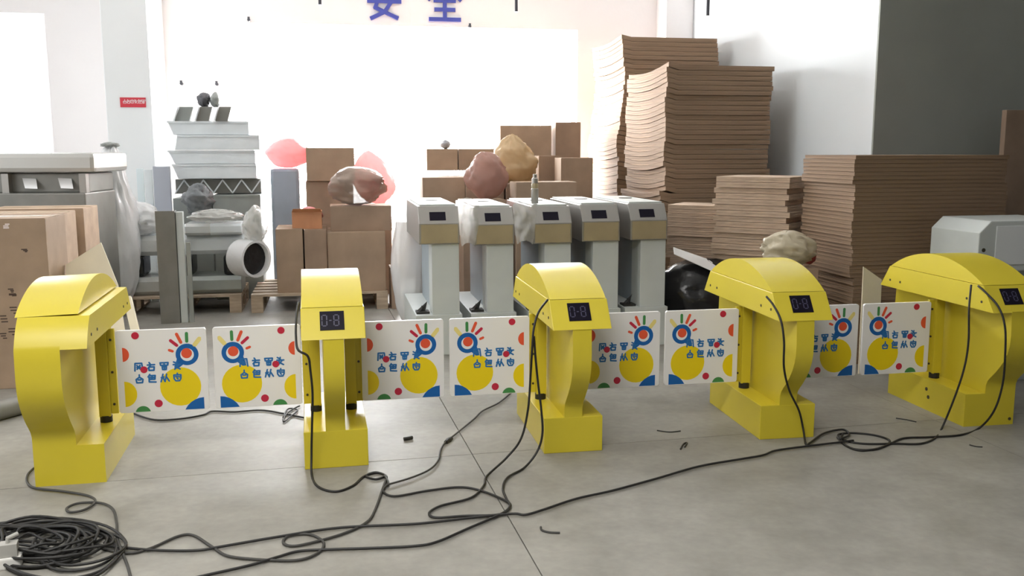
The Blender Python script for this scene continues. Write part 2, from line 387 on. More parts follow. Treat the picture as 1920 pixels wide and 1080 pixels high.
# ================================================================== YELLOW SWING GATES
def head_arc(r0=0.405, z0=0.737, top=0.846, n=22):
    s_ = top - z0; R = (r0 * r0 + s_ * s_) / (2 * s_); zc = top - R; a = math.asin(r0 / R)
    return [(R * math.sin(-a + 2 * a * i / n), zc + R * math.cos(-a + 2 * a * i / n)) for i in range(n + 1)]
def neck_profile():
    fr = [(-0.494, 0.614), (-0.497, 0.56), (-0.500, 0.50), (-0.497, 0.45), (-0.487, 0.41), (-0.468, 0.37), (-0.44, 0.33), (-0.41, 0.295), (-0.38, 0.265), (-0.357, 0.24), (-0.346, 0.215), (-0.3445, 0.169)]
    return fr + [(-y, z) for y, z in fr[::-1]]
GLY = {  # strokes on a unit square (x right, z up)
    'a': [((.1, .95), (.05, .05)), ((.1, .95), (.85, .95)), ((.85, .95), (.95, .05)), ((.3, .7), (.65, .25)), ((.65, .7), (.3, .25)), ((.3, .47), (.68, .47))],
    'b': [((.3, 1), (.45, .75)), ((.1, .7), (.9, .72)), ((.5, .72), (.15, .3)), ((.25, .45), (.85, .45)), ((.85, .45), (.8, .05)), ((.8, .05), (.25, .05)), ((.25, .05), (.25, .35))],
    'c': [((.05, .9), (.95, .9)), ((.05, .9), (.1, .6)), ((.95, .9), (.9, .6)), ((.25, .6), (.75, .6)), ((.3, .4), (.7, .4)), ((.5, .75), (.5, .05)), ((.3, .08), (.7, .08)), ((.25, .6), (.3, .08)), ((.75, .6), (.7, .08))],
    'd': [((.15, .95), (.5, .75)), ((.5, .95), (.3, .35)), ((.1, .62), (.9, .62)), ((.75, .62), (.25, .05)), ((.35, .35), (.85, .05))],
    'e': [((.5, 1), (.5, .72)), ((.5, .72), (.12, .45)), ((.5, .72), (.88, .45)), ((.12, .45), (.18, .05)), ((.88, .45), (.82, .05)), ((.18, .05), (.82, .05)), ((.35, .4), (.65, .4))],
    'f': [((.3, 1), (.1, .7)), ((.2, .85), (.9, .85)), ((.9, .85), (.85, .4)), ((.2, .62), (.8, .62)), ((.2, .62), (.2, .1)), ((.2, .4), (.85, .4)), ((.2, .1), (.95, .05)), ((.55, .85), (.55, .4))],
    'g': [((.3, .95), (.05, .05)), ((.28, .6), (.48, .1)), ((.72, .95), (.5, .05)), ((.7, .6), (.98, .1)), ((.1, .55), (.4, .62))],
    'h': [((.5, 1), (.5, .8)), ((.1, .8), (.9, .8)), ((.1, .8), (.12, .35)), ((.9, .8), (.88, .35)), ((.3, .6), (.75, .55)), ((.12, .35), (.3, .08)), ((.3, .08), (.72, .08)), ((.72, .08), (.88, .35)), ((.45, .4), (.55, .3))]}
PWID, PHGT = 0.3948, 0.3848
PRINT_CACHE = {}
def make_print(side, parent):
    """flat coloured print on a swing panel, every shape a piece of its own; side=-1: inner edge on the right of the panel"""
    if side not in PRINT_CACHE:
        pieces = []
        w, h = PWID, PHGT
        def X(a): return (a if side > 0 else 1 - a) * w
        inside = lambda poly: clip(clip(clip(clip(poly, lambda p: p[0] - .022), lambda p: w - .022 - p[0]), lambda p: p[1] - .003), lambda p: h - .003 - p[1])
        def put(name, polys, mt, lift):
            b = MB()
            for k, poly in enumerate(polys):
                poly = inside(poly)
                if len(poly) > 2: b.plate(poly, 0.0002 + 0.0002 * lift + .00002 * k)
            o = b.build(name, mt); me = o.data; bpy.data.objects.remove(o); pieces.append((name, me))
        half = (lambda p: X(.93) - p[0]) if side > 0 else (lambda p: p[0] - X(.93))
        put('printed_circle', [circ(X(.31), .295 * h, .23 * w)], P_YEL, 1)
        put('printed_half_circle', [clip(circ(X(.93), .23 * h, .135 * w, .155 * h), half)], P_YEL, 1)
        put('printed_half_circle', [clip(circ(X(.93), .71 * h, .072 * w, .085 * h), half)], P_ORG, 1)
        put('printed_quarter_circle', [circ(X(.05), -.10 * h, .245 * w)], P_BLUE, 2)
        put('printed_dome', [circ(X(.74), -.01 * h, .085 * w)], P_GRN, 1)
        for a, z, r in ((.78, .935, .042), (.705, .52, .04), (.565, .10, .045)): put('printed_dot', [circ(X(a), z * h, r * w)], P_RED, 5)
        put('printed_ring', [circ(X(.22), .685 * h, .128 * w), [(X(.25), .58 * h), (X(.335), .64 * h), (X(.37), .52 * h), (X(.33), .515 * h)]], P_BLUE, 2)
        put('printed_ring_centre', [circ(X(.22), .682 * h, .076 * w)], WHITE, 3)
        put('printed_pupil', [circ(X(.225), .70 * h, .06 * w)], P_ORG, 4)
        for p, q_, mi, tk in (((.075, .87), (.13, .80), P_PALE, .05), ((.215, .94), (.216, .845), P_GRN, .036), ((.325, .935), (.283, .835), P_ORG, .036), ((.395, .86), (.33, .80), P_RED, .036), ((.415, .745), (.38, .73), P_ORG, .03)):
            put('printed_ray', [bar((X(p[0]), p[1] * h), (X(q_[0]), q_[1] * h), tk * w)], mi, 2)
        xs = [X(a) for a in (.34, .48, .625, .76)]; xs.sort(); g = .098 * w
        for row, zc in (('abcd', .555), ('efgh', .41)):
            for i, ch in enumerate(row):
                put('printed_character', [bar((xs[i] + (p[0] - .5) * g, zc * h + (p[1] - .5) * g), (xs[i] + (q_[0] - .5) * g, zc * h + (q_[1] - .5) * g), .0072) for p, q_ in GLY[ch]], P_TXT, 4)
        PRINT_CACHE[side] = pieces
    for name, me in PRINT_CACHE[side]:
        o = bpy.data.objects.new(name, me); COL.objects.link(o); o.parent = parent; o.location = (0, -.0161, 0)
def rounded(w, h, r, n=5):
    out = []
    for cx, cz, a in ((w - r, r, -PI / 2), (w - r, h - r, 0), (r, h - r, PI / 2), (r, r, PI)):
        out += [(cx + r * math.cos(a + PI / 2 * i / n), cz + r * math.sin(a + PI / 2 * i / n)) for i in range(n + 1)]
    return out
ZP0 = 0.2091; VC = 0.345
PVL = 0.3524 - VC                              # panel plane relative to the unit centre
UNITS = [(1, -.0058, .0252), (2, .0048, .019), (3, .0037, -.0116), (4, -.0063, -.0441), (5, .001, -.0248)]
ULAB = {1: 'yellow end gate post nearest the left edge, one panel at its right, no display',
        2: 'yellow swing gate post seen straight on, second from the left, cable down its front',
        3: 'yellow swing gate post in the middle of the row, two cables at its left',
        4: 'yellow swing gate post second from the right with one cable hanging over its front',
        5: 'yellow end gate post at the far right with a looped cable on its side'}
def make_unit(i, dx, dt):
    c = Vector((X3, Y3, 0)) + ROW * ((i - 3) * 1.1 + dx) + DEP * VC
    root = thing('swing_gate', ULAB[i], 'gate', c, TH + dt, 'yellow swing gates in the row')
    W2, H2 = 0.140, 0.134
    end = -1 if i == 1 else (1 if i == 5 else 0)
    if end == 0: n0, n1 = -.044, .042
    elif end < 0: n0, n1 = -.1395, .030
    else: n0, n1 = -.030, .1395
    if end == 0:
        MB().box(-W2, W2, -.345, .345, 0, .1696).build('base', YEL, root, bev=0.003)
        MB().prism(neck_profile(), n0, n1).build('neck', YEL, root, smooth=True, bev=0.0)
    else:                                      # end posts: one continuous body on the outer side
        npf = neck_profile(); k_ = len(npf) // 2
        fr = ([(-.410, .735), (-.428, .718), (-.446, .698), (-.462, .676), (-.476, .652), (-.487, .630)] if i == 1 else [(-.410, .735), (-.496, .617)]) + npf[:k_ - 1] + [(-.345, .19), (-.345, 0)]
        MB().prism(fr + [(-y, z) for y, z in fr[::-1]], n0, n1).build('body', YEL, root, smooth=True, bev=0.0)
        b0_, b1_ = (n1, W2) if end < 0 else (-W2, n0)
        MB().box(b0_, b1_, -.345, .345, 0, .1696).build('base', YEL, root)
    h0, h1 = (-H2, H2) if end == 0 else ((-.1395, .132) if end < 0 else (-.132, .1395))
    hp = [(-.498, .613), (.498, .613), (.410, .735), (-.410, .735)]
    if i == 1: hp = [(-.4945, .613), (.498, .613), (.410, .735), (-.410, .735), (-.428, .718), (-.446, .698), (-.462, .676), (-.476, .652), (-.487, .630)]
    if end < 0: hd0, hd1 = n1, h1
    elif end > 0: hd0, hd1 = h0, n0
    else: hd0, hd1 = h0, h1
    hd = MB().prism(hp, hd0, hd1).build('head', YEL, root, bev=0.0 if end else 0.003, smooth=(i == 1))
    arc = head_arc()
    ls = -0.018 if i == 1 else 0.0
    lid = MB().prism(arc, h0 + .004 + (0.006 if i == 1 else 0) , h1 - .004 + ls).build('lid', YEL, root, smooth=True, bev=0.0)
    if i == 1: lid.location.z = 0.0022; lid.rotation_euler = (0, -0.030, 0)
    # bolts along the side band and the lower box
    for s_, hx in ((-1, h0), (1, h1)):
        for y in (-.405, -.29, .30, .40):
            MB().tube([(hx + s_ * .0022, y, .655), (hx - s_ * .004, y, .655)], .0065, 10).build('bolt', HOLE, hd)
    if i == 5:
        for y, z in ((-.02, .115), (-.04, .075)): MB().tube([(-W2 - .003, y, z), (-W2 + .003, y, z)], .010, 10).build('bolt', HOLE, root)
        MB().tube([(.118, -.348, .03), (.118, -.342, .03)], .008, 10).build('bolt', HOLE, root)
    # sloped display in the front facet
    fy0, fz0, fy1, fz1 = -.498, .613, -.410, .735
    L_ = math.hypot(fy1 - fy0, fz1 - fz0); dy, dz = (fy1 - fy0) / L_, (fz1 - fz0) / L_
    ny, nz = -dz, dy
    def fac(u, t, o_): return (u, fy0 + dy * t + ny * o_, fz0 + dz * t + nz * o_)
    def slab(u0, u1, t0, t1, o0, o1): return MB().add([fac(u0, t0, o0), fac(u1, t0, o0), fac(u1, t1, o0), fac(u0, t1, o0), fac(u0, t0, o1), fac(u1, t0, o1), fac(u1, t1, o1), fac(u0, t1, o1)], [(0, 3, 2, 1), (4, 5, 6, 7), (0, 1, 5, 4), (1, 2, 6, 5), (2, 3, 7, 6), (3, 0, 4, 7)])
    sc = None if i == 1 else slab(-.055, .047, .043, .132, -.002, .003).build('display', SCREEN, root, bev=0.001)
    if sc: sc['label'] = 'dark rectangular display with faint digits'
    dg = MB()
    def seg(u0, t0, u1, t1, wd=.005):
        du, dt_ = u1 - u0, t1 - t0; l = math.hypot(du, dt_); pu, pt = -dt_ / l * wd / 2, du / l * wd / 2
        dg.add([fac(u0 + pu, t0 + pt, .0034), fac(u0 - pu, t0 - pt, .0034), fac(u1 - pu, t1 - pt, .0034), fac(u1 + pu, t1 + pt, .0034)], [(0, 1, 2, 3)])
    for ux, full in ((-.036, 0), (.014, 1)):
        a, b_ = ux - .010, ux + .010
        for z0_, z1_ in ((.065, .086), (.09, .111)): seg(a, z0_, a, z1_); seg(b_, z0_, b_, z1_)
        seg(a + .003, .113, b_ - .003, .113); seg(a + .003, .063, b_ - .003, .063)
        if full: seg(a + .003, .088, b_ - .003, .088)
    seg(-.016, .088, -.006, .088)
    if sc: dg.build('digits', DIGIT, sc)
    # pivot posts, collars and swing panels
    for s_ in (-1, 1):
        if end == -1 and s_ == -1 or end == 1 and s_ == 1: continue
        a, b_ = (.058, .1395)
        po = MB().box(*sorted((s_ * a, s_ * (a + .05))), PVL - .022, PVL + .022, .197, .6125)
        po.box(*sorted((s_ * (a + .05), s_ * b_)), PVL - .004, PVL + .016, .205, .600)
        post = po.build('pivot_post', YEL, root, bev=0.002)
        for z in (.25, .40, .55): MB().tube([(s_ * .122, PVL - .0065, z), (s_ * .122, PVL - .002, z)], .006, 8).build('bolt', HOLE, post)
        MB().tube([(s_ * .083, PVL, .1696), (s_ * .083, PVL, .2)], .027, 18).build('pivot_collar', BLACK, root, smooth=True)
        pn = MB(); pn.plate(rounded(PWID, PHGT, .012), 0.016)
        # swing panel lies square to the row, so undo the post's own twist
        x_in = s_ * (0.55 - .0145) - dx
        p = pn.build('swing_panel', WHITE, root, bev=0.0015)
        xl = x_in - PWID if s_ > 0 else x_in
        cx, cy = xl, PVL - .004
        if end != 0 or True:
            p.location = (cx * math.cos(dt) + cy * math.sin(dt), -cx * math.sin(dt) + cy * math.cos(dt), ZP0); p.rotation_euler = (0, 0, -dt)
        p['label'] = 'white panel printed with coloured circles and blue characters'
        make_print(1 if s_ < 0 else -1, p)
    return root
for u in UNITS: make_unit(*u)

# ================================================================== GREY CABINETS BEHIND
def make_cabinet(pxl, pyt, Y, label, pxr):
    A, d, w = fit(pxl, pxr, pyt, Y)
    w = 0.275
    H = A.z
    root = thing('grey_gate_cabinet', label, 'cabinet', (A.x, A.y, 0), TH, 'grey gate cabinets in the row')
    # local x 0..w, y 0 is the front of the beige band, z up
    D = 1.05
    z1, z2 = H - .115, H - .255
    head = MB().prism([(0, z2), (D, z2), (D, z1), (D - .06, H), (.075, H), (0, z1)], 0, w).build('head', STEEL, root, bev=0.004)
    MB().box(.012, w - .012, -.006, 0.004, z2 + .008, z1 - .006).build('front_band', BAND, root)
    # sunken display in the sloping face
    L_ = math.hypot(.075, .115); dy, dz = .075 / L_, .115 / L_; ny, nz = -dz, dy
    def fac(u, t, o_): return (u, dy * t + ny * o_, z1 + dz * t + nz * o_)
    def slab(u0, u1, t0, t1, o0, o1): return MB().add([fac(u0, t0, o0), fac(u1, t0, o0), fac(u1, t1, o0), fac(u0, t1, o0), fac(u0, t0, o1), fac(u1, t0, o1), fac(u1, t1, o1), fac(u0, t1, o1)], [(0, 3, 2, 1), (4, 5, 6, 7), (0, 1, 5, 4), (1, 2, 6, 5), (2, 3, 7, 6), (3, 0, 4, 7)])
    slab(.075, .185, .025, .09, -.002, .002).build('display_window', SCREEN, root)
    MB().box(.014, w - .014, .09, D - .08, H - .004, H + .012).build('top_plate', CABW, root, bev=0.004)
    MB().tube([(w * .55, .6, H + .011), (w * .55, .6, H + .016)], .05, 20).build('top_hole', HOLE, root, smooth=True)
    MB().box(.085, w - .002, .02, .22, .28, z2).build('front_pillar', CABW, root, bev=0.003)
    MB().box(.105, w - .02, .22, D - .1, .28, z2).build('body', CABB, root)
    MB().box(-.03, w + .015, .0, D - .02, 0, .28).build('base', CABW, root, bev=0.003)
    hb = MB().box(-.02, .07, .06, .16, .28, .295); hb.tube([(.03, .11, .295), (.03, .11, .33)], .014, 8); hb.add([(-.02, .1, .295), (.01, .09, .30), (.06, .12, .36), (.05, .14, .30)], [(0, 1, 2), (0, 2, 3), (1, 3, 2), (0, 3, 1)])
    hb.build('hinge_bracket', BLACK, root)
    return root, H
CABS = [(785, 388, 6.29, 865, 'leftmost grey gate cabinet with white side and film over its display'),
        (890, 390, 6.37, 985, 'grey gate cabinet second from the left with film hanging at both sides'),
        (1000, 388, 6.43, 1085, 'grey gate cabinet in the middle of its row carrying the metal bottle'),
        (1092, 385, 6.52, 1177, 'grey gate cabinet fourth from the left, just right of the bottle'),
        (1183, 383, 6.60, 1262, 'rightmost grey gate cabinet beside the black plastic bundle')]
cabH = []
for pxl, pyt, Y, pxr, lab in CABS:
    r_, H_ = make_cabinet(pxl, pyt, Y, lab, pxr); cabH.append((r_, H_))
# metal bottle on the third cabinet
r3, H3 = cabH[2]
bp_ = r3.location + ROW * .065 + DEP * .25
bt = thing('metal_bottle', 'slim brass and steel bottle standing on a grey cabinet', 'bottle', (bp_.x, bp_.y, H3 + .012), TH)
MB().tube([(0, 0, 0), (0, 0, .004), (0, 0, .10), (0, 0, .105)], [.024, .026, .026, .022], 18).build('body', STEEL, bt, smooth=True)
MB().tube([(0, 0, .105), (0, 0, .112), (0, 0, .135), (0, 0, .14)], [.022, .024, .024, .021], 18).build('collar', BAND, bt, smooth=True)
MB().tube([(0, 0, .14), (0, 0, .175), (0, 0, .18), (0, 0, .205)], [.022, .021, .014, .014], 18).build('cap', STEEL, bt, smooth=True)
# film hanging between the cabinets
def film_drape(px0, py0, px1, py1, Y, seed, label):
    A = at(px0, py0, Y); B = at(px1, py1, Y); w, h = (B.x - A.x), A.z - B.z
    b = MB(); nx, nz = 12, 18; vs_ = []
    for j in range(nz + 1):
        for i in range(nx + 1):
            a, c = i / nx, j / nz
            k = noise.noise(Vector((a * 3, c * 3, seed))) + .5 * noise.noise(Vector((a * 8, c * 7, seed)))
            shr = 1 - .35 * c * c
            vs_.append(((a - .5) * w * shr * (1 + .1 * k), -.05 * math.sin(PI * a) + .05 * k, -h * c + .03 * math.sin(PI * a)))
    fs = [(j * (nx + 1) + i, (j + 1) * (nx + 1) + i, (j + 1) * (nx + 1) + i + 1, j * (nx + 1) + i + 1) for j in range(nz) for i in range(nx)]
    b.add(vs_, fs); o = b.build('plastic_film', FILMC, loc=((A.x + B.x) / 2, (A.y + B.y) / 2, A.z), smooth=False)
    for p in o.data.polygons: p.use_smooth = True
    return tag(o, label, 'plastic film', 'films hanging between the grey cabinets')
film_drape(858, 378, 898, 462, 6.30, 1.3, 'crumpled clear film hanging between the first and second grey cabinets')
film_drape(962, 382, 1006, 458, 6.40, 4.1, 'crumpled clear film hanging between the second and third grey cabinets')

# ================================================================== STACKS OF FLAT CARTONS
def sheet_mesh(name, w, D, t, sag, seed, mt):
    b = MB(); nx, ny = 3, 5; rnd = random.Random(seed); vs_ = []
    xs_ = [0, .04 * w, .10 * w, w]
    for top in (0, 1):
        for j in range(ny + 1):
            for i, x in enumerate(xs_):
                v = j / ny; k = max(0, 1 - x / (.10 * w))
                z = -sag * math.sin(PI * v) * k + sag * .9 * (1 - v) ** 2 * k
                vs_.append((x, v * D, z + top * t))
    N = (nx + 1) * (ny + 1)
    idx = lambda tp, j, i: tp * N + j * (nx + 1) + i
    fs = []
    for j in range(ny):
        for i in range(nx):
            fs.append((idx(1, j, i), idx(1, j, i + 1), idx(1, j + 1, i + 1), idx(1, j + 1, i)))
            fs.append((idx(0, j, i), idx(0, j + 1, i), idx(0, j + 1, i + 1), idx(0, j, i + 1)))
        fs.append((idx(0, j, 0), idx(1, j, 0), idx(1, j + 1, 0), idx(0, j + 1, 0)))
        fs.append((idx(0, j, nx), idx(0, j + 1, nx), idx(1, j + 1, nx), idx(1, j, nx)))
    for i in range(nx):
        fs.append((idx(0, 0, i), idx(0, 0, i + 1), idx(1, 0, i + 1), idx(1, 0, i)))
        fs.append((idx(0, ny, i), idx(1, ny, i), idx(1, ny, i + 1), idx(0, ny, i + 1)))
    b.add(vs_, fs)
    o = b.build(name, mt); me = o.data; bpy.data.objects.remove(o); return me
def stack(pxl, pxr, pyt, Y, D, th, t, mt, label, group, jx=.012, jy=.015, sag=0.0, lean=None, wfix=None, seed=0):
    A, d, w = fit(pxl, pxr, pyt, Y, th)
    if wfix: w = wfix
    rnd = random.Random(seed + 11)
    n = max(1, round(A.z / t)); t = A.z / n
    meshes = [sheet_mesh('flat_carton', w, D, t * .93, sag, seed + k, mt) for k in range(3)]
    nd = Vector((-math.sin(th), math.cos(th), 0))
    bx, by = 0.0, 0.0
    for k in range(n):
        if k % 5 == 0: bx, by = rnd.uniform(-1, 1) * jx, rnd.uniform(-1, 1) * jy * .6
        lx = lean(k / n) if lean else 0.0
        p = Vector((A.x, A.y, 0)) + d * (bx + lx + rnd.uniform(-1, 1) * jx * .7) + nd * (by + abs(rnd.uniform(-1, 1)) * jy * .5)
        o = bpy.data.objects.new('flat_carton', meshes[k % 3]); COL.objects.link(o)
        o.location = (p.x, p.y, k * t); o.rotation_euler = (0, 0, th + rnd.uniform(-1, 1) * .006)
        tag(o, label, 'cardboard', group)
    return A, d, w
stack(1166, 1345, 68, 9.35, 1.05, TH, .044, STACKM, 'flat brown carton in the tallest stack, the one against the white corner pillar', 'flat cartons in the tallest stack', sag=.024, lean=lambda c: 0.03 * math.sin(c * 9), seed=1)
stack(1252, 1450, 121, 8.0, 1.08, TH, .041, STACKM, 'flat brown carton in the second tallest stack, wide dark front towards us', 'flat cartons in the second tallest stack', sag=.03, lean=lambda c: (-.05 if c < .48 else 0.0) , seed=2)
stack(1255, 1340, 383, 7.52, .40, -.5, .036, STACKP, 'flat pale carton in the low stack below the second tallest stack', 'flat cartons in the low pale stack', jx=.02, seed=3, wfix=.43)
stack(1340, 1478, 330, 7.0, .5, -.62, .042, STACKP, 'flat pale carton in the chest-high crooked stack of short bundles', 'flat cartons in the crooked stack', jx=.03, jy=.05, seed=4)
stack(1606, 1893, 291, 6.0, .66, TH, .026, STACKM, 'flat brown carton in the broad stack before the grey wall', 'flat cartons in the broad stack', jx=.01, jy=.012, lean=lambda c: (.03 if c < .42 else 0), seed=5)

# ================================================================== CARTONS
def carton(pxl, pxr, pyt, Y, D, label, zb=0.0, th=TH, mt=None, tape=True, group=None, tall=None, name='carton', flapgap=True):
    A, d, w = fit(pxl, pxr, pyt, Y, th)
    h = A.z - zb
    root = thing(name, label, 'carton', (A.x, A.y, zb), th, group)
    bd = MB().box(0, w, 0, D, 0, h - .004).build('box_body', mt or KRAFT, root, bev=0.004)
    # two closed top flaps meeting at the middle
    for y0, y1 in ((.002, D / 2 - .003), (D / 2 + .003, D - .002)):
        MB().box(.002, w - .002, y0, y1, h - .004, h).build('top_flap', mt or KRAFT, root)
    if tape:
        tp = MB().box(.0, w, D / 2 - .028, D / 2 + .028, h, h + .0012)
        tp.build('tape', TAPE, root)
    return root, w, h, A
# the two big stacked cartons at the left edge, and one behind them
c1, w1, h1, A1 = carton(-120, 84, 412, 5.35, .42, 'large brown carton at the left edge printed with dark marks, in front', zb=0.0, mt=KRAFT)
for (px, py, kw, kh) in ((20, 545, 7, 5), (24, 553, 9, 3), (8, 598, 8, 10), (26, 582, 8, 10), (6, 630, 10, 8), (24, 622, 10, 10), (46, 470, 8, 4), (10, 424, 12, 6)):
    p = row_pt(px, py, (A1 - Vector((X3, Y3, 0))).dot(DEP)); loc = p - Vector((A1.x, A1.y, 0))
    x, z = loc.dot(ROW), p.z; s_ = .0035
    mk = MB(); rr = random.Random(px)
    for k in range(3): mk.box(x + rr.uniform(-1, 1) * kw * s_ * .5 - kw * s_ * .35, x + kw * s_ * .35 + rr.uniform(0, .01), -.0006, 0, z + (k - 1) * kh * s_ * .5 - .003, z + (k - 1) * kh * s_ * .5 + .004)
    mk.build('printed_mark', INK if py > 430 else SIGNW, c1)
carton(-60, 118, 402, 5.85, .30, 'brown carton right behind the large printed carton at the left edge', mt=KRAFTP)
carton(-30, 156, 393, 6.22, .40, 'rearmost of the three brown cartons at the left edge, pale top', mt=KRAFTP)
# pallet group behind the second gate
def pallet(pxl, pxr, pytop, Y, D, label, th=TH):
    A, d, w = fit(pxl, pxr, pytop, Y, th); H = max(.11, min(.16, A.z))
    root = thing('wooden_pallet', label, 'pallet', (A.x, A.y, 0), th, 'wooden pallets on the floor')
    nb = 6; bw_ = w
    for k in range(nb):
        y = k * (D - .1) / (nb - 1); MB().box(0, w, y, y + .1, H - .02, H).build('deck_board', WOOD, root, bev=.002)
    for k in range(3):
        x = k * (w - .1) / 2
        MB().box(x, x + .1, 0, D, H - .04, H - .02).build('stringer', WOOD, root)
        for y in (0, D / 2 - .07, D - .14): MB().box(x, x + .1, y, y + .14, .018, H - .04).build('block', WOOD, root)
        MB().box(x, x + .1, 0, D, 0, .018).build('bottom_board', WOOD, root)
    return root, w, H, A
pr, pwid, pH, pA = pallet(470, 727, 546, 8.0, 1.0, 'wooden pallet under the cartons behind the second yellow gate')
YP = 8.1
g1 = 'cartons on the pallet'
carton(516, 567, 430, YP, .5, 'narrow upright brown carton at the left end of the pallet', zb=pH)
carton(570, 612, 431, YP + .03, .5, 'narrow upright brown carton between its neighbour and the wide one on the pallet', zb=pH, mt=KRAFT2)
cw, cww, cwh, cA = carton(614, 722, 436, YP + .05, .55, 'wide brown carton at the right end of the pallet', zb=pH)
ctop = pH + cwh
ru, uw, uh, uA = carton(619, 734, 387, YP + .14, .40, 'low brown carton lying on the wide pallet carton, film over it', zb=ctop, mt=KRAFT2, tape=False)
# small crate-like cartons beside the wide one
carton(733, 751, 505, YP + .1, .35, 'small dark brown carton standing on the floor right of the pallet', zb=0, mt=KRAFT2, tape=False)
# open bin with red things
oA, od, ow = fit(547, 603, 398, YP + .1)
ob_z = pH + (carton and 0)
obz = at(547, 430, YP + .1).z
ob = thing('open_orange_carton', 'small open orange carton with red contents on a narrow pallet carton', 'carton', (oA.x, oA.y, obz), TH)
oh = oA.z - obz
for nm, b_ in (('side_panel', (0, ow, 0, .006)), ('side_panel', (0, ow, .294, .3)), ('side_panel', (0, .006, .006, .294)), ('side_panel', (ow - .006, ow, .006, .294))): MB().box(*b_, 0, oh).build(nm, ORANGE, ob)
MB().box(.006, ow - .006, .006, .294, 0, .006).build('bottom_panel', ORANGE, ob)
MB().add([(0, 0, oh), (ow, 0, oh), (ow * .95, -.07, oh + .03), (ow * .05, -.07, oh + .03), (0, 0, oh + .004), (ow, 0, oh + .004), (ow * .95, -.07, oh + .034), (ow * .05, -.07, oh + .034)], [(0, 1, 2, 3), (7, 6, 5, 4), (0, 4, 5, 1), (1, 5, 6, 2), (2, 6, 7, 3), (3, 7, 4, 0)]).build('flap', ORANGE, ob)
blob('red_bundle', REDBAG, (oA.x + .12, oA.y + .16, obz + .008), (.11, .10, .09), .25, 3, 'crumpled red bundle inside the small open orange carton', 'bag')
# film bag draped over the low carton
fp = at(672, 386, YP + .3)
blob('plastic_bag', mat('brown_tinted_film', (0.30, 0.22, 0.17), 0.3, bump=.5, bscale=8, alpha=.85), (fp.x, fp.y, uA.z + .002), (.24, .16, .17), .35, 8, 'grey-brown crumpled plastic bag heaped on the low pallet carton', 'bag')
# two-carton pile behind the pallet, taped, with red sacks on either side
b1, bw1, bh1, bA1 = carton(573, 662, 340, 8.9, .5, 'brown carton under the taped one behind the pallet', mt=KRAFT2)
carton(573, 664, 277, 8.88, .5, 'brown taped carton on top of the pile behind the pallet', zb=bA1.z + .002)
def sack(px, py_top, py_bot, Y, rx, ry, seed, label, mt=REDBAG, cat='bag', amp=.22, group=None, zb=None, pinch=.25, lean=0.0):
    t, b_ = at(px, py_top, Y), at(px, py_bot, Y); zb = b_.z if zb is None else zb
    return blob('plastic_bag', mt, (t.x, t.y, zb), (rx, ry, (t.z - zb) / 2), amp * 1.3, seed, label, cat, group=group, pinch=pinch, lean=lean)
# blue-grey standing rolled panels carrying the left red bag
def slab_px(name, pxl, pxr, pyt, Y, D, mt, label, cat, zb=0.0, th=TH, bev=.004, group=None):
    A, d, w = fit(pxl, pxr, pyt, Y, th)
    o = MB().box(0, w, 0, D, 0, A.z - zb).build(name, mt, loc=(A.x, A.y, zb), rz=th, bev=bev)
    return tag(o, label, cat, group), A, w
bs, bsA, bsw = slab_px('sheet_metal', 506, 560, 316, 9.0, .3, mat('blue_grey_metal', (.38, .44, .52), .4, var=.05), 'tall blue-grey metal housing standing left of the carton pile', 'metal panel', bev=.03)
sack(540, 258, 314, 9.15, .20, .14, 26, 'red plastic bag lying on the blue-grey metal housing', zb=bsA.z + .001)
_, _, _, rkA = carton(668, 733, 384, 9.05, .35, 'brown carton under the red sack right of the taped pile', mt=KRAFT2)
sack(706, 282, 384, 9.2, .20, .13, 22, 'red plastic sack right of the taped carton pile', zb=rkA.z + .002, amp=.2, pinch=.45, lean=-.22)
sack(762, 372, 560, 7.5, .13, .2, 24, 'white plastic sack behind the leftmost grey cabinet', FILM, zb=0, amp=.12)
# cartons in front of the bright window
carton(800, 858, 279, 9.0, .4, 'brown carton at the left of the upper pair before the window', zb=at(800, 320, 9.0).z)
carton(860, 935, 279, 9.05, .4, 'brown carton at the right of the upper pair before the window', zb=at(800, 320, 9.0).z, mt=KRAFT2)
carton(792, 872, 333, 8.5, .95, 'brown carton with bright top under the upper pair before the window')
carton(874, 945, 333, 8.52, .95, 'brown carton behind the pink bag, under the upper pair', mt=KRAFT2)
carton(1010, 1050, 292, 9.07, .34, 'brown carton below the tall pair left of the corner carton', mt=KRAFT2)
carton(1052, 1112, 296, 8.75, .26, 'brown carton in front of the tallest flat stack, at the window corner', mt=KRAFT)
carton(938, 1034, 235, 9.5, .4, 'wide brown carton standing highest before the right side of the window', mt=KRAFT)
carton(1042, 1089, 229, 9.65, .3, 'narrow brown carton standing highest at the window corner', mt=KRAFT2)
carton(968, 1082, 342, 8.1, .3, 'low brown carton with pale top just behind the metal bottle', mt=KRAFT)
q1, _, _, qA1 = carton(868, 950, 376, 8.05, .33, 'low brown carton under the pinkish bag', mt=KRAFT2)
q2, _, _, qA2 = carton(950, 1006, 346, 8.55, .36, 'brown carton under the tan plastic bag', mt=KRAFT2)
sack(912, 284, 372, 8.22, .175, .12, 31, 'pinkish clear plastic bag before the window cartons', PINKBAG, zb=qA1.z + .002, amp=.22)
sack(972, 252, 350, 8.75, .20, .13, 35, 'tan plastic bag slumped against the wide high carton', TANBAG, zb=qA2.z + .002, amp=.3, pinch=.6, lean=-.15)
sack(835, 262, 279, 9.2, .05, .05, 33, 'tiny grey bag on top of the upper carton pair', mat('grey_bag', (.3, .3, .32), .5), zb=at(835, 279, 9.0).z + .0, amp=.2)

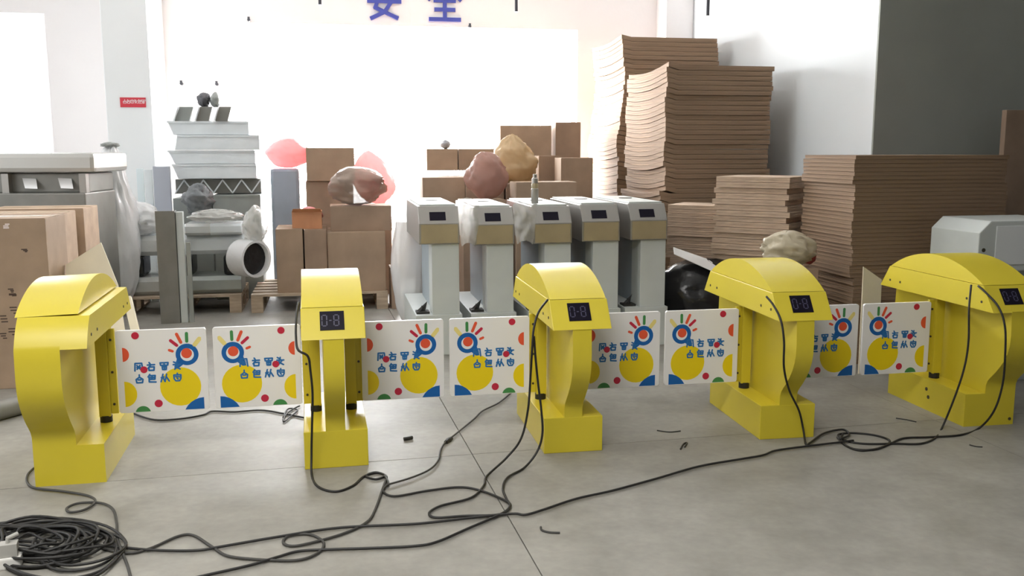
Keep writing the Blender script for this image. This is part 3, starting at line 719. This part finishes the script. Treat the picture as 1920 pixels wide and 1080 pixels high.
# ================================================================== LEFT METALWORK
p2, p2w, p2H, p2A = pallet(225, 452, 556, 7.85, .82, 'wooden pallet under the wrapped metal lengths at the left')
def pipe_px(name, px0, px1, py0, py1, Y, mt, label, cat, thick=.02, th=TH):
    A, d, w = fit(px0, px1, py0, Y, th); B = at(px0, py1, Y); r = (A.z - B.z) / 2
    root = thing(name, label, cat, (A.x, A.y + r, B.z), th)
    n = 28; b = MB()
    ring = lambda x, rr: [(x, rr * math.cos(2 * PI * k / n), r + rr * math.sin(2 * PI * k / n)) for k in range(n)]
    v = ring(0, r) + ring(w, r) + ring(0, r - thick) + ring(w, r - thick)
    f_ = []
    for k in range(n):
        k2_ = (k + 1) % n
        f_ += [(k, k2_, n + k2_, n + k), (2 * n + k, 3 * n + k, 3 * n + k2_, 2 * n + k2_), (k, 2 * n + k, 2 * n + k2_, k2_), (n + k, n + k2_, 3 * n + k2_, 3 * n + k)]
    b.add(v, f_); b.build('shell', mt, root, smooth=True)
    MB().tube([(.03, 0, r), (w - .05, 0, r)], r - thick - .001, 24).build('dark_core', BLKFILM, root, smooth=True)  # black filling stands in for the shade inside the open roll
    return root, A, w, r
def wrapped_beam(pxl, pxr, pyt, zb, Y, D, mt, label, cat='metal beam', tape=True):
    A, d, w = fit(pxl, pxr, pyt, Y); zb = zb + .004; h = A.z - .003 - zb
    root = thing('wrapped_beam', label, cat, (A.x, A.y, zb), TH, 'film-wrapped metal lengths')
    c = min(h, D) * .22
    MB().prism([(0, c), (c, 0), (D - c, 0), (D, c), (D, h - c), (D - c, h), (c, h), (0, h - c)], 0, w).build('beam', mt, root, bev=.004)
    MB().prism([(-.004, c), (c, -.003), (D - c, -.003), (D + .004, c), (D + .004, h - c), (D - c, h + .003), (c, h + .003), (-.004, h - c)], w * .02, w * .45).build('film_wrap', FILMC, root)
    return root, A, w, h
pz = p2H
lowA = wrapped_beam(232, 452, 522, p2H, 7.92, .42, SHEETD, 'grey metal length lying lowest on the left pallet')
zz = lowA[1].z
tg = thing('dark_trestle', 'black metal trestle frame between the wrapped lengths on the pallet', 'frame', (lowA[1].x, lowA[1].y, zz), TH)
for x in (.02, .42, .82): MB().box(x, x + .14, .03, .38, 0, at(212, 482, 7.95).z - zz - .003).build('trestle_block', BLKFILM, tg, bev=.03)
midA = wrapped_beam(212, 458, 444, at(212, 482, 7.95).z, 7.95, .45, SHEET, 'wide pale metal length in film resting on the black trestle')
wrapped_beam(345, 452, 420, midA[1].z, 8.0, .36, SHEET, 'short pale metal length on top of the wide wrapped one')
rl, rA, rw, rr_ = pipe_px('film_roll', 440, 470, 452, 522, 7.8, FILM, 'white film roll with dark open end at the right of the wrapped lengths', 'roll', .02, th=-.6)
sack(478, 385, 450, 8.0, .09, .16, 41, 'crumpled clear film on top of the white film roll', FILMC, zb=at(478, 455, 8.0).z, amp=.3)
sack(250, 378, 446, 8.1, .24, .2, 42, 'white film heap on the left end of the wrapped lengths', FILM, zb=at(250, 446, 8.0).z + .004, amp=.3)
sack(405, 392, 421, 8.15, .22, .14, 43, 'crumpled grey film on top of the short wrapped length', FILMC, zb=at(405, 421, 8.0).z + .004, amp=.35)
sack(208, 272, 480, 7.85, .15, .16, 44, 'tall white film-wrapped bundle left of the pillar with the red notice', FILM, zb=0, amp=.35)
sack(206, 266, 290, 7.85, .07, .06, 45, 'small grey crumpled scrap on top of the tall white film bundle', mat('grey_scrap', (.32, .33, .31), .5, bump=.4), zb=at(200, 276, 7.85).z, amp=.35)
# standing folded channel
gA, gd, gw = fit(290, 341, 396, 7.5); 
gr = thing('metal_channel', 'tall grey folded metal channel standing before the left pallet', 'metal channel', (gA.x, gA.y, 0), TH)
MB().box(0, gw * .72, 0, .006, 0, gA.z).build('web', STEELD, gr)
MB().box(gw * .72 - .006, gw * .72, .006, .10, 0, gA.z).build('flange', STEELD, gr)
MB().box(gw * .74, gw, .02, .09, 0, gA.z - .01).build('edge_strip', CABW, gr, bev=.003)
MB().box(gw * 1.06, gw * 1.22, .03, .06, 0, gA.z - .26).build('back_strip', SHEETD, gr)
# stack of sheet-metal housings with brackets on top
def housing(pxl, pxr, pyt, pyb, Y, D, mt, label, endcut=.05):
    A, d, w = fit(pxl, pxr, pyt, Y); zb = at(pxl, pyb, Y).z + .002; h = A.z - zb
    root = thing('metal_housing', label, 'metal housing', (A.x, A.y, zb), TH, 'sheet-metal housings stacked at the left')
    b = MB(); c = endcut
    prof = [(0, h), (c, 0), (w, 0), (w, h)]
    b.plate([(x, z) for x, z in prof], D, D); b.build('shell', mt, root, bev=.006)
    MB().box(.0, w, -.008, 0, h - .018, h).build('rim', mt, root)
    return root, A, w, h
YH = 8.75
base_h = housing(398, 488, 366, 640, YH, .6, SHEETD, 'grey-green housing lowest in the metal stack by the pillar', .0)
baseL = slab_px('metal_cabinet', 324, 396, 372, YH, .6, SHEETD, 'dark metal cabinet beside the grey-green housing in the metal stack', 'metal cabinet', zb=0)
# the dark zigzag layer
zA, zd, zw = fit(326, 488, 337, YH + .03); zzb = at(330, 365, YH).z + .003; zh = zA.z - zzb
zr = thing('bracket_layer', 'dark layer of zigzag metal brackets under the pale housings', 'bracket', (zA.x, zA.y, zzb), TH)
MB().box(0, zw, .08, .5, 0, zh).build('dark_core', STEELD, zr)
npt = 9
for k in range(npt):
    x0, x1 = zw * k / npt, zw * (k + 1) / npt
    a, b_ = ((x0, .0), (x1, zh)) if k % 2 == 0 else ((x0, zh), (x1, 0))
    MB().plate(bar((a[0], max(.006, min(zh - .006, a[1]))), (b_[0], max(.006, min(zh - .006, b_[1]))), .012), .012, .03).build('zigzag_strip', SHEET, zr)
hs = [(322, 480, 308, 336, 'pale blue-grey housing fourth from the top of the metal stack', .05), (314, 478, 282, 308, 'pale housing third from the top of the metal stack', .06),
      (332, 486, 253, 282, 'pale grey housing second from the top of the metal stack', -.03), (313, 466, 227, 253, 'topmost bluish-white housing of the metal stack', .05)]
for pxl, pxr, pyt, pyb, lab, ec in hs: topH = housing(pxl, pxr, pyt, pyb, YH, .5, SHEET, lab, ec)
def vbracket(pxl, pxr, pyt, pyb, Y, mt, label):
    A, d, w = fit(pxl, pxr, pyt, Y); zb = at(pxl, pyb, Y).z + .001; h = A.z - zb
    root = thing('folded_bracket', label, 'bracket', (A.x, A.y, zb), TH, 'folded brackets on the metal stack')
    MB().plate([(0, 0), (w * .28, h), (w, h), (w * .74, 0)], .24, .24).build('folded_plate', mt, root, bev=.003)
    MB().plate([(w * .02, .0), (-.012, .0), (w * .24, h), (w * .27, h)], .03, -.004).build('lip', SHEET, root)
for pxl, pxr, mt_, lab in ((326, 362, SHEETD, 'leftmost folded grey bracket on the topmost housing'), (366, 398, STEELD, 'middle folded dark bracket on the topmost housing'), (402, 434, STEELD, 'rightmost folded dark bracket on the topmost housing')):
    vbracket(pxl, pxr, 200, 227, YH + .05, mt_, lab)
sack(382, 173, 199, YH + .15, .06, .06, 51, 'small dark metal fitting on the folded brackets', mat('dark_fitting', (.10, .10, .11), .4, metal=.4), zb=at(380, 200, YH + .05).z, amp=.3)
sack(403, 173, 199, YH + .15, .045, .05, 52, 'small grey metal fitting right of the dark one on the brackets', SHEETD, zb=at(380, 200, YH + .05).z, amp=.3)
# clutter in front of the metal stack
sack(370, 345, 400, 8.45, .13, .12, 53, 'dark grey crumpled film in front of the zigzag brackets', mat('dark_film', (.16, .17, .18), .3, bump=.6, bscale=12), zb=at(370, 400, 8.4).z - .02, amp=.4)
# thin panels leaning on the pillar
pgrp = 'thin metal panels by the pillar'
for pxl, pxr, pyt, mt_, lab in ((255, 268, 316, mat('bright_panel', (.72, .80, .82), .35), 'thin bright metal panel standing at the pillar, leftmost of three'),
                                (270, 284, 318, SHEET, 'thin pale metal panel between its two neighbours at the pillar'),
                                (286, 318, 312, mat('lilac_grey_panel', (.42, .44, .50), .4), 'wide blue-grey metal panel standing right of the thin ones at the pillar')):
    slab_px('sheet_metal', pxl, pxr, pyt, 8.6, .04, mt_, lab, 'metal panel', group=pgrp)
# far-left stainless housings
lz = 0.0
MB_ = None
sA, sd_, sw_ = fit(-140, 176, 286, 7.0, .05)
def long_box(pyt, pyb, pxl, pxr, Y, D, mt, label, zb=None):
    A, d, w = fit(pxl, pxr, pyt, Y, .05); zb = at(pxl, pyb, Y).z if zb is None else zb
    root = thing('stainless_housing', label, 'metal housing', (A.x, A.y, zb), .05, 'stainless housings at the far left')
    h = A.z - zb
    return root, w, h, D
r_, w_, h_, D_ = long_box(363, 400, -140, 160, 6.95, .6, STEEL, 'stainless housing lowest in the pile at the far left', zb=0.0)
MB().box(0, w_, 0, D_, 0, h_).build('shell', STEELD, r_, bev=.01)
r_, w_, h_, D_ = long_box(326, 363, -140, 160, 6.97, .55, STEEL, 'stainless housing with two bright slots in the pile at the far left')
MB().box(0, w_, 0.06, D_, 0.001, h_).build('shell', STEELD, r_, bev=.01)
x1_ = (at(32, 340, 6.97) - at(-140, 340, 6.97)).length
for px in (30, 96):
    x = (at(px, 345, 6.97).x - at(-140, 345, 6.97).x)
    mp_ = MB().add([(x, .055, h_ * .75), (x + .10, .055, h_ * .72), (x + .13, .0, h_ * .22), (x + .04, .0, h_ * .25), (x, .059, h_ * .76), (x + .10, .059, h_ * .73), (x + .13, .004, h_ * .23), (x + .04, .004, h_ * .26)], [(3, 2, 1, 0), (4, 5, 6, 7), (0, 1, 5, 4), (1, 2, 6, 5), (2, 3, 7, 6), (3, 0, 4, 7)])
    mp_.build('bright_flap', mat('mirror_flap', (.9, .9, .9), .25, metal=.2), r_)
for x in (0, w_ * .47, w_ - .05): MB().box(x, x + .05, 0, .06, 0.001, h_ - .001).build('rib', STEEL, r_)
r_, w_, h_, D_ = long_box(287, 325, -140, 176, 6.95, .7, STEEL, 'wide stainless housing on top of the pile at the far left')
MB().box(0, w_, 0, D_, 0.0015, h_).build('shell', mat('satin_steel', (.50, .49, .46), .45, metal=.5), r_, bev=.035)

# ================================================================== BOARDS, RIGHT-HAND THINGS
def lean_board(pts_px, Y0, Y1, t, mt, label, cat='board', name='leaning_board'):
    """quad board given by four frame pixels: top-left, top-right at depth Y1, then its foot on the floor at depth Y0"""
    tl, tr = at(*pts_px[0], Y1), at(*pts_px[1], Y1 + pts_px[2] if len(pts_px) > 2 else Y1)
    return tl, tr
def board(name, corners, t, mt, label, cat):
    c = [Vector(p) for p in corners]; o0 = sum(c, Vector()) / len(c); o0.z = min(p.z for p in c)
    n = (c[1] - c[0]).cross(c[2] - c[0]).normalized() * t
    k = len(c); vs_ = [p - o0 for p in c] + [p - o0 + n for p in c]
    b = MB().add(vs_, [tuple(range(k)), tuple(range(k, 2 * k))[::-1]] + [((i + 1) % k, i, k + i, k + (i + 1) % k) for i in range(k)])
    return tag(b.build(name, mt, loc=o0), label, cat)
def lean_at(px, py, y0, y1, h):                # pixel on a board that leans from depth y0 at the floor to y1 at height h
    Y = y1
    for _ in range(12): Y = y0 + (y1 - y0) * at(px, py, Y).z / h
    return at(px, py, Y)
c_a, c_b, c_c = lean_at(124, 497, 5.5, 5.9, .9), lean_at(190, 455, 5.5, 5.9, .9), lean_at(222, 535, 5.5, 5.9, .9)
board('cream_board', [Vector((c_a.x + .12, 5.5, 0)), Vector((c_c.x + .16, 5.5, 0)), c_c, c_b, c_a], .006, CREAM, 'cream cardboard sheet sticking up behind the leftmost yellow gate', 'board')
board('plank', [Vector((at(268, 640, 5.35).x, 5.35, 0)), Vector((at(284, 640, 5.35).x, 5.35, 0)), lean_at(247, 556, 5.35, 5.65, .8), lean_at(232, 556, 5.35, 5.65, .8)], .02, CREAM, 'pale plank leaning right behind the head of the leftmost gate', 'plank')
board('cream_board', [Vector((at(1616, 560, 5.75).x, 5.75, 0)), Vector((at(1652, 560, 5.82).x, 5.82, 0)), at(1652, 524, 5.82), at(1618, 500, 5.75)], .006, CREAM, 'cream cardboard sheet standing between the two right-hand gates', 'board')
sA_, sd2, sw2 = fit(1655, 1672, 528, 5.85)
# white chamfered housing at the right edge
hA, hd_, hw_ = fit(1838, 2010, 415, 5.45)
wh = thing('white_housing', 'white metal housing with cut corner at the right edge behind the last gate', 'metal housing', (hA.x, hA.y, 0), TH)
hz = hA.z
MB().plate([(0, hz - .30), (0, hz - .07), (.075, hz), (hw_, hz), (hw_, hz - .30)], .45, .45).build('head', CABW, wh, bev=.008)
MB().box(.1, hw_ - .02, .05, .40, 0, hz - .30).build('body', CABW, wh, bev=.004)
MB().tube([(.035, -.003, hz - .17), (.035, .004, hz - .17)], .012, 12).build('hole', HOLE, wh)
MB().box(.11, hw_ + .01, -.006, .0, hz - .26, hz - .03).build('front_plate', mat('bright_enamel', (.75, .77, .77), .4), wh, bev=.002)
# brown board beyond the broad stack
slab_px('cardboard_sheet', 1888, 1990, 206, 6.85, .05, KRAFT2, 'tall brown cardboard sheet standing against the grey wall at the right edge', 'cardboard')
# bag with something red by the crooked stack, on a carton
rc, rcw, rch, rcA = carton(1425, 1535, 505, 5.95, .30, 'brown carton carrying the yellowish plastic bag behind the fourth gate', mt=KRAFT2, th=.1)
sack(1478, 432, 505, 6.08, .17, .13, 61, 'yellowish crumpled plastic bag before the crooked carton stack', mat('yellowish_film', (.52, .45, .32), .3, bump=.5, bscale=10, alpha=.9), zb=rcA.z + .002, amp=.3)
sack(1518, 452, 505, 6.2, .045, .05, 62, 'dark red rag tucked beside the yellowish plastic bag', mat('dark_red', (.33, .05, .04), .6, bump=.4), zb=rcA.z + .002, amp=.3)
# black film bundle and white sheet right of the cabinets
bkA = at(1260, 500, 6.9)
kb = blob('black_bundle', BLKFILM, (at(1318, 540, 7.0).x, 7.0, 0), (.38, .25, .295), .18, 71, 'bundle wrapped in shiny black plastic right of the grey cabinets', 'bundle', freq=3)
kb2 = kb
wsz = at(1262, 470, 6.75).z
board('white_sheet', [at(1262, 464, 6.96), at(1264, 477, 6.80), at(1347, 514, 6.74), at(1342, 492, 6.95)], .004, mat('white_sheet', (.85, .85, .83), .4), 'white sheet lying over the shiny black bundle', 'sheet')
# grey clutter at the foot of the left carton
pp = gnd(-12, 790); 
gp = thing('grey_tube', 'thick grey tube lying at the left edge behind the first gate', 'tube', (pp.x, pp.y, .0), 1.1)
MB().tube([(-.05, 0, .05), (.0, 0, .05), (.5, 0, .05)], [.05, .052, .052], 20).build('tube', STEELD, gp, smooth=True)
MB().tube([(-.06, 0, .05), (-.05, 0, .05)], [.045, .052], 20).build('end_cap', SHEETD, gp, smooth=True)

# ================================================================== WALL THINGS
def back_pt(px, py, off=0.0):
    s_, z = on_back(px, py); p = CORN + ROW * s_ - DEP * off; return Vector((p.x, p.y, z))
CH = {'an': [((.5, 1.0), (.56, .88)), ((.06, .84), (.94, .84)), ((.06, .84), (.05, .68)), ((.94, .84), (.92, .68)), ((.40, .72), (.22, .30)), ((.22, .30), (.88, .02)), ((.02, .48), (.98, .48)), ((.72, .48), (.50, .18)), ((.50, .18), (.10, .0))],
      'quan': [((.5, 1.0), (.02, .58)), ((.5, 1.0), (.98, .58)), ((.20, .55), (.80, .55)), ((.5, .55), (.5, .03)), ((.22, .30), (.78, .30)), ((.05, .03), (.95, .03))]}
def wall_char(key, pxl, pxr, pyb, label):
    L0 = back_pt(pxl, pyb, 0.0); R0 = back_pt(pxr, pyb, 0.0); w = (R0 - L0).length
    root = thing('wall_character', label, 'sign letter', L0, TH, 'blue characters on the back wall')
    for k, (p, q_) in enumerate(CH[key]):
        dx_, dz_ = q_[0] - p[0], q_[1] - p[1]; l = math.hypot(dx_, dz_) * w; tk = .115 * w
        a, b_ = Vector((p[0] * w, p[1] * w * 1.05)), Vector((q_[0] * w, q_[1] * w * 1.05)); d = (b_ - a).normalized(); n = Vector((-d.y, d.x)) * tk / 2
        a -= d * tk * .3; b_ += d * tk * .3
        MB().plate([tuple(a + n), tuple(a - n), tuple(b_ - n), tuple(b_ + n)], .018 + .0006 * k).build('stroke', CHAR, root)
wall_char('an', 690, 752, 34, 'left blue wall character reading 安 above the window')
wall_char('quan', 803, 865, 38, 'right blue wall character reading 全 above the window')
# red notice on the pillar
sg0 = pl0 + ROW * 0
def pillar_pt(px, py):
    d = ray(px, py); p = CAMP + d * ((pl0 - CAMP).dot(DEP) / d.dot(DEP)); return p
n0_, n1_ = pillar_pt(226, 201), pillar_pt(273, 183)
nw, nh = (n1_ - n0_).dot(ROW), n1_.z - n0_.z
nt_ = thing('red_notice', 'small red notice with white lettering on the left pillar', 'sign', n0_, TH)
MB().box(0, nw, -.006, -.0005, 0, nh).build('plate', REDS, nt_)
wm = MB()
for k, ch in enumerate(['e', 'b', 'h', 'd', 'f', 'c']):
    gx = nw * (.10 + .145 * k); g = nh * .42
    for p, q_ in GLY[ch]: wm.plate(bar((gx + p[0] * g, nh * .38 + p[1] * g), (gx + q_[0] * g, nh * .38 + q_[1] * g), .0045), .0006, -.006)
wm.build('lettering', SIGNW, nt_)
# dark hooks on the wall around the window
for px, py, lab in ((341, 157, 'small dark wall hook above the metal stack, left one'), (407, 158, 'small dark wall hook above the metal stack, right one'), (467, 38, 'small dark wall hook at the upper left corner of the window'), (880, 50, 'small dark wall hook above the window, below the right character')):
    p = back_pt(px, py)
    hk = thing('wall_hook', lab, 'hook', p, TH, 'dark hooks on the back wall')
    MB().tube([(0, 0, 0), (0, -.05, 0)], .016, 8).build('stem', ROD, hk)
    MB().tube([(0, -.045, -.01), (0, -.05, .03)], .012, 8).build('tip', ROD, hk)
# rods hanging from the ceiling
for px, py, Y, lab in ((600, 9, 9.2, 'dark rod hanging from the ceiling left of the blue characters'), (968, 22, 9.2, 'dark rod hanging from the ceiling right of the blue characters'), (1327, 29, 8.6, 'dark rod hanging from the ceiling above the carton stacks')):
    p = at(px, py, Y)
    rd = thing('hanging_rod', lab, 'rod', (p.x, p.y, p.z), 0, 'rods hanging from the ceiling')
    MB().tube([(0, 0, .0), (0, 0, HT - p.z)], .015, 10).build('rod', ROD, rd, smooth=True)
    MB().tube([(0, 0, HT - p.z - .03), (0, 0, HT - p.z)], .05, 16).build('ceiling_cap', ROD, rd, smooth=True)

# ================================================================== CABLES
def cable(name, pts, r, mt, label, cat='cable', sub_=7, group='black cables on the floor'):
    o = MB().tube(catmull(pts, sub_), r, 7)
    ob_ = o.build(name, mt, smooth=False)
    for p in ob_.data.polygons: p.use_smooth = True
    return tag(ob_, label, cat, group)
RC = .0052
_lift = [0]
def G(*pp_):
    _lift[0] += 1
    out = []
    for px, py in pp_: out.append(gnd(px, py, RC * .9) + Vector((0, 0, .0012 * (_lift[0] % 7))))
    return out
def R_(*pp_): return [row_pt(px, py, v) for px, py, v in pp_]
def U2(u, v, z):                               # a point in the frame of the second gate
    p = Vector((X3, Y3, 0)) + ROW * (-1.1 + .0048 + u) + DEP * v; return Vector((p.x, p.y, z))
cable('power_cable', [U2(-.138, .10, .735), U2(-.143, .02, .715), U2(-.146, -.06, .68), U2(-.146, -.13, .63), U2(-.138, -.175, .58)] + R_((577, 668, -.18), (582, 695, -.165), (586, 740, -.12), (585, 800, -.07), (584, 850, -.05)) +
      G((585, 893), (598, 914), (630, 922), (662, 911), (682, 894), (705, 887), (722, 892), (705, 899), (686, 893), (704, 886), (724, 893), (722, 905)), RC, CABLE, 'black cable running down the front of the second gate to a small coil')
cable('grey_cable', G((722, 905), (716, 922), (704, 955), (688, 980), (640, 1003), (560, 1024), (532, 1020), (540, 1007), (580, 1003), (606, 1017), (600, 1035), (567, 1050), (517, 1052), (433, 1045), (400, 1028), (363, 1005), (333, 1007), (280, 1030), (233, 1038), (170, 1022), (130, 1005)), RC, CABLE2, 'dull cable waving from the small coil to the cable heap')
cable('power_cable', R_((1027, 562, -.08), (1010, 585, -.13), (1001, 615, -.17), (998, 650, -.18), (995, 700, -.16), (990, 767, -.14), (977, 822, -.14), (950, 858, -.15)) +
      G((913, 894), (907, 912), (883, 935), (827, 950), (805, 963), (817, 972), (870, 969), (937, 966), (957, 950), (943, 938), (900, 921), (860, 915), (800, 922), (740, 932), (718, 922), (728, 908), (722, 895)), RC, CABLE, 'black cable from the third gate looping back to the small coil')
cable('power_cable', R_((1001, 630, -.17), (1004, 670, -.17), (1009, 720, -.15), (1015, 770, -.14), (1017, 812, -.14), (1008, 845, -.14)) +
      G((984, 878), (952, 897), (943, 918), (950, 938), (956, 952), (937, 967), (880, 992), (820, 1018), (780, 1026), (700, 1030), (610, 1033), (560, 1036), (520, 1047), (470, 1062), (400, 1078), (340, 1092)), RC, CABLE, 'black cable from the third gate running out to the bottom left')
cable('power_cable', G((160, 1022), (233, 1030), (300, 1035), (370, 1035), (420, 1027), (530, 1008), (640, 992), (780, 985), (880, 974), (960, 966), (985, 968), (1020, 958), (1080, 938), (1150, 922), (1230, 900), (1310, 877), (1390, 863), (1430, 856), (1455, 847), (1512, 839), (1570, 832), (1600, 828)), RC, CABLE, 'longest black cable crossing the floor from the heap to the fourth gate')
cable('power_cable', R_((1437, 556, -.08), (1450, 572, -.13), (1464, 600, -.19), (1470, 640, -.21), (1470, 690, -.18), (1480, 732, -.10), (1498, 770, -.05), (1506, 805, -.03)) +
      G((1511, 836), (1520, 832), (1545, 815), (1580, 808), (1592, 818), (1575, 826)), RC, CABLE, 'black cable hanging over the front of the fourth gate')
cable('power_cable', R_((1821, 534, -.0), (1817, 580, -.03), (1816, 640, -.04), (1808, 690, -.04), (1790, 745, -.03)) +
      G((1766, 803), (1752, 822), (1725, 832), (1680, 832), (1620, 832), (1585, 826), (1572, 815), (1600, 812), (1640, 816), (1668, 826), (1655, 838), (1615, 845), (1585, 835), (1570, 820)), RC, CABLE, 'left strand of black cable at the far right gate')
cable('power_cable', R_((1834, 536, -.03), (1850, 550, -.09), (1872, 575, -.16), (1884, 610, -.20), (1885, 660, -.20), (1880, 720, -.17), (1864, 770, -.14)) +
      G((1836, 803), (1800, 816), (1740, 820), (1695, 822), (1670, 832), (1640, 843), (1600, 842), (1578, 828), (1580, 814)), RC, CABLE, 'right strand of black cable arching over the far right gate')
cable('power_cable', G((250, 776), (290, 788), (340, 786), (380, 779), (398, 772), (440, 773), (490, 770), (530, 776), (570, 784)), RC, CABLE, 'black cable lying under the first pair of panels')
cable('power_cable', G((562, 762), (550, 768), (535, 780), (532, 792), (545, 782), (558, 770), (540, 768), (531, 784)), RC * .8, CABLE, 'small knotted cable end at the foot of the second gate')
cc = cable('grey_cable', G((958, 738), (935, 757), (905, 772), (888, 788), (855, 815), (836, 830), (826, 846), (822, 864), (806, 882), (770, 898), (722, 912)), RC * .85, CABLE2, 'thin grey cable with black inline connector under the second pair of panels')
pc = gnd(836, 830, RC); qc = gnd(846, 822, RC)
MB().tube([pc - Vector((0, 0, 0)), (pc + qc) / 2, qc], [.011, .014, .010], 10).build('connector', BLACK, cc)
cable('grey_cable', G((64, 880), (52, 893), (52, 908), (68, 918), (120, 924), (165, 932), (179, 943), (160, 958), (132, 963), (126, 955), (150, 946), (190, 946), (212, 958), (219, 985), (220, 1012), (230, 1040), (240, 1066), (246, 1090)), RC, CABLE2, 'dull cable curling out from under the leftmost gate')
# heap of cable at the bottom left: one long wound cable per bundle
def heap(cx, cy, rx, ry, turns, seed, label, zmax):
    rnd = random.Random(seed); pts = []; n = turns * 9
    for k in range(n):
        a = 2 * PI * k / 9 + seed; e = 1 + .30 * math.sin(a * .37 + seed) + rnd.uniform(-.16, .16)
        f_ = .55 + .45 * abs(math.sin(k * .11 + seed))
        px = cx + rx * e * f_ * math.cos(a) + 14 * math.sin(k * .5); py = cy + ry * e * f_ * math.sin(a)
        g = gnd(px, py, 0); pts.append(g + Vector((0, 0, RC + zmax * (k / n) * (0.5 + .5 * math.sin(k * .9) ** 2))))
    return cable('cable_heap', pts, RC, CABLE, label, 'cable', 5, 'cable heap at the bottom left')
heap(80, 1022, 120, 34, 9, 1.0, 'wide tangled coil of black cable at the bottom left corner', .05)
heap(60, 1032, 95, 30, 8, 2.4, 'tight inner coil of black cable on the heap at the bottom left', .06)
heap(125, 1036, 95, 44, 6, 4.0, 'loose outer loops of black cable at the right of the heap', .03)
cable('power_cable', G((-30, 990), (30, 981), (90, 983), (140, 990), (180, 998), (205, 1008), (196, 1022)), RC, CABLE, 'black cable arching along the top of the heap')
# white power strip on the heap
ps = gnd(18, 1062, 0.0)
st = thing('power_strip', 'white power strip half out of frame by the cable heap', 'power strip', (ps.x, ps.y, 0.0), .35)
MB().box(-.20, .04, -.03, .03, 0, .04).build('strip_body', PLASTW, st, bev=.006)
for x in (-.16, -.10): MB().box(x, x + .03, -.015, .015, .0395, .0415).build('socket', SCRAP, st)
pgb = MB().box(-.025, .03, -.022, .022, .04, .085); pgb.tube([(0, 0, .085), (0, 0, .10), (.03, .02, .105)], .008, 8)
pgb.build('plug', mat('grey_plug', (.4, .39, .36), .5), st, bev=.004)
# scraps on the floor
def scrap(pts, r, label):
    o = MB().tube(catmull([gnd(px, py, r) for px, py in pts], 5), r, 6).build('cable_scrap', SCRAP)
    return tag(o, label, 'scrap', 'dark scraps on the floor')
scrap([(757, 823), (764, 822), (773, 820)], .009, 'small black clip on the floor right of the second gate')
scrap([(1014, 988), (1016, 994), (1030, 998), (1050, 999)], .004, 'curved dark scrap on the floor below the middle gate')
scrap([(1232, 807), (1255, 810), (1276, 808)], .003, 'thin dark scrap on the floor between the third and fourth gates')
scrap([(1276, 842), (1281, 833), (1288, 830), (1284, 838)], .004, 'bent dark scrap left of the fourth gate')
scrap([(1680, 784), (1700, 787), (1718, 791)], .003, 'dark scrap on the floor in front of the far right gate')
scrap([(1818, 834), (1830, 837), (1842, 838)], .003, 'dark scrap at the right below the last gate')
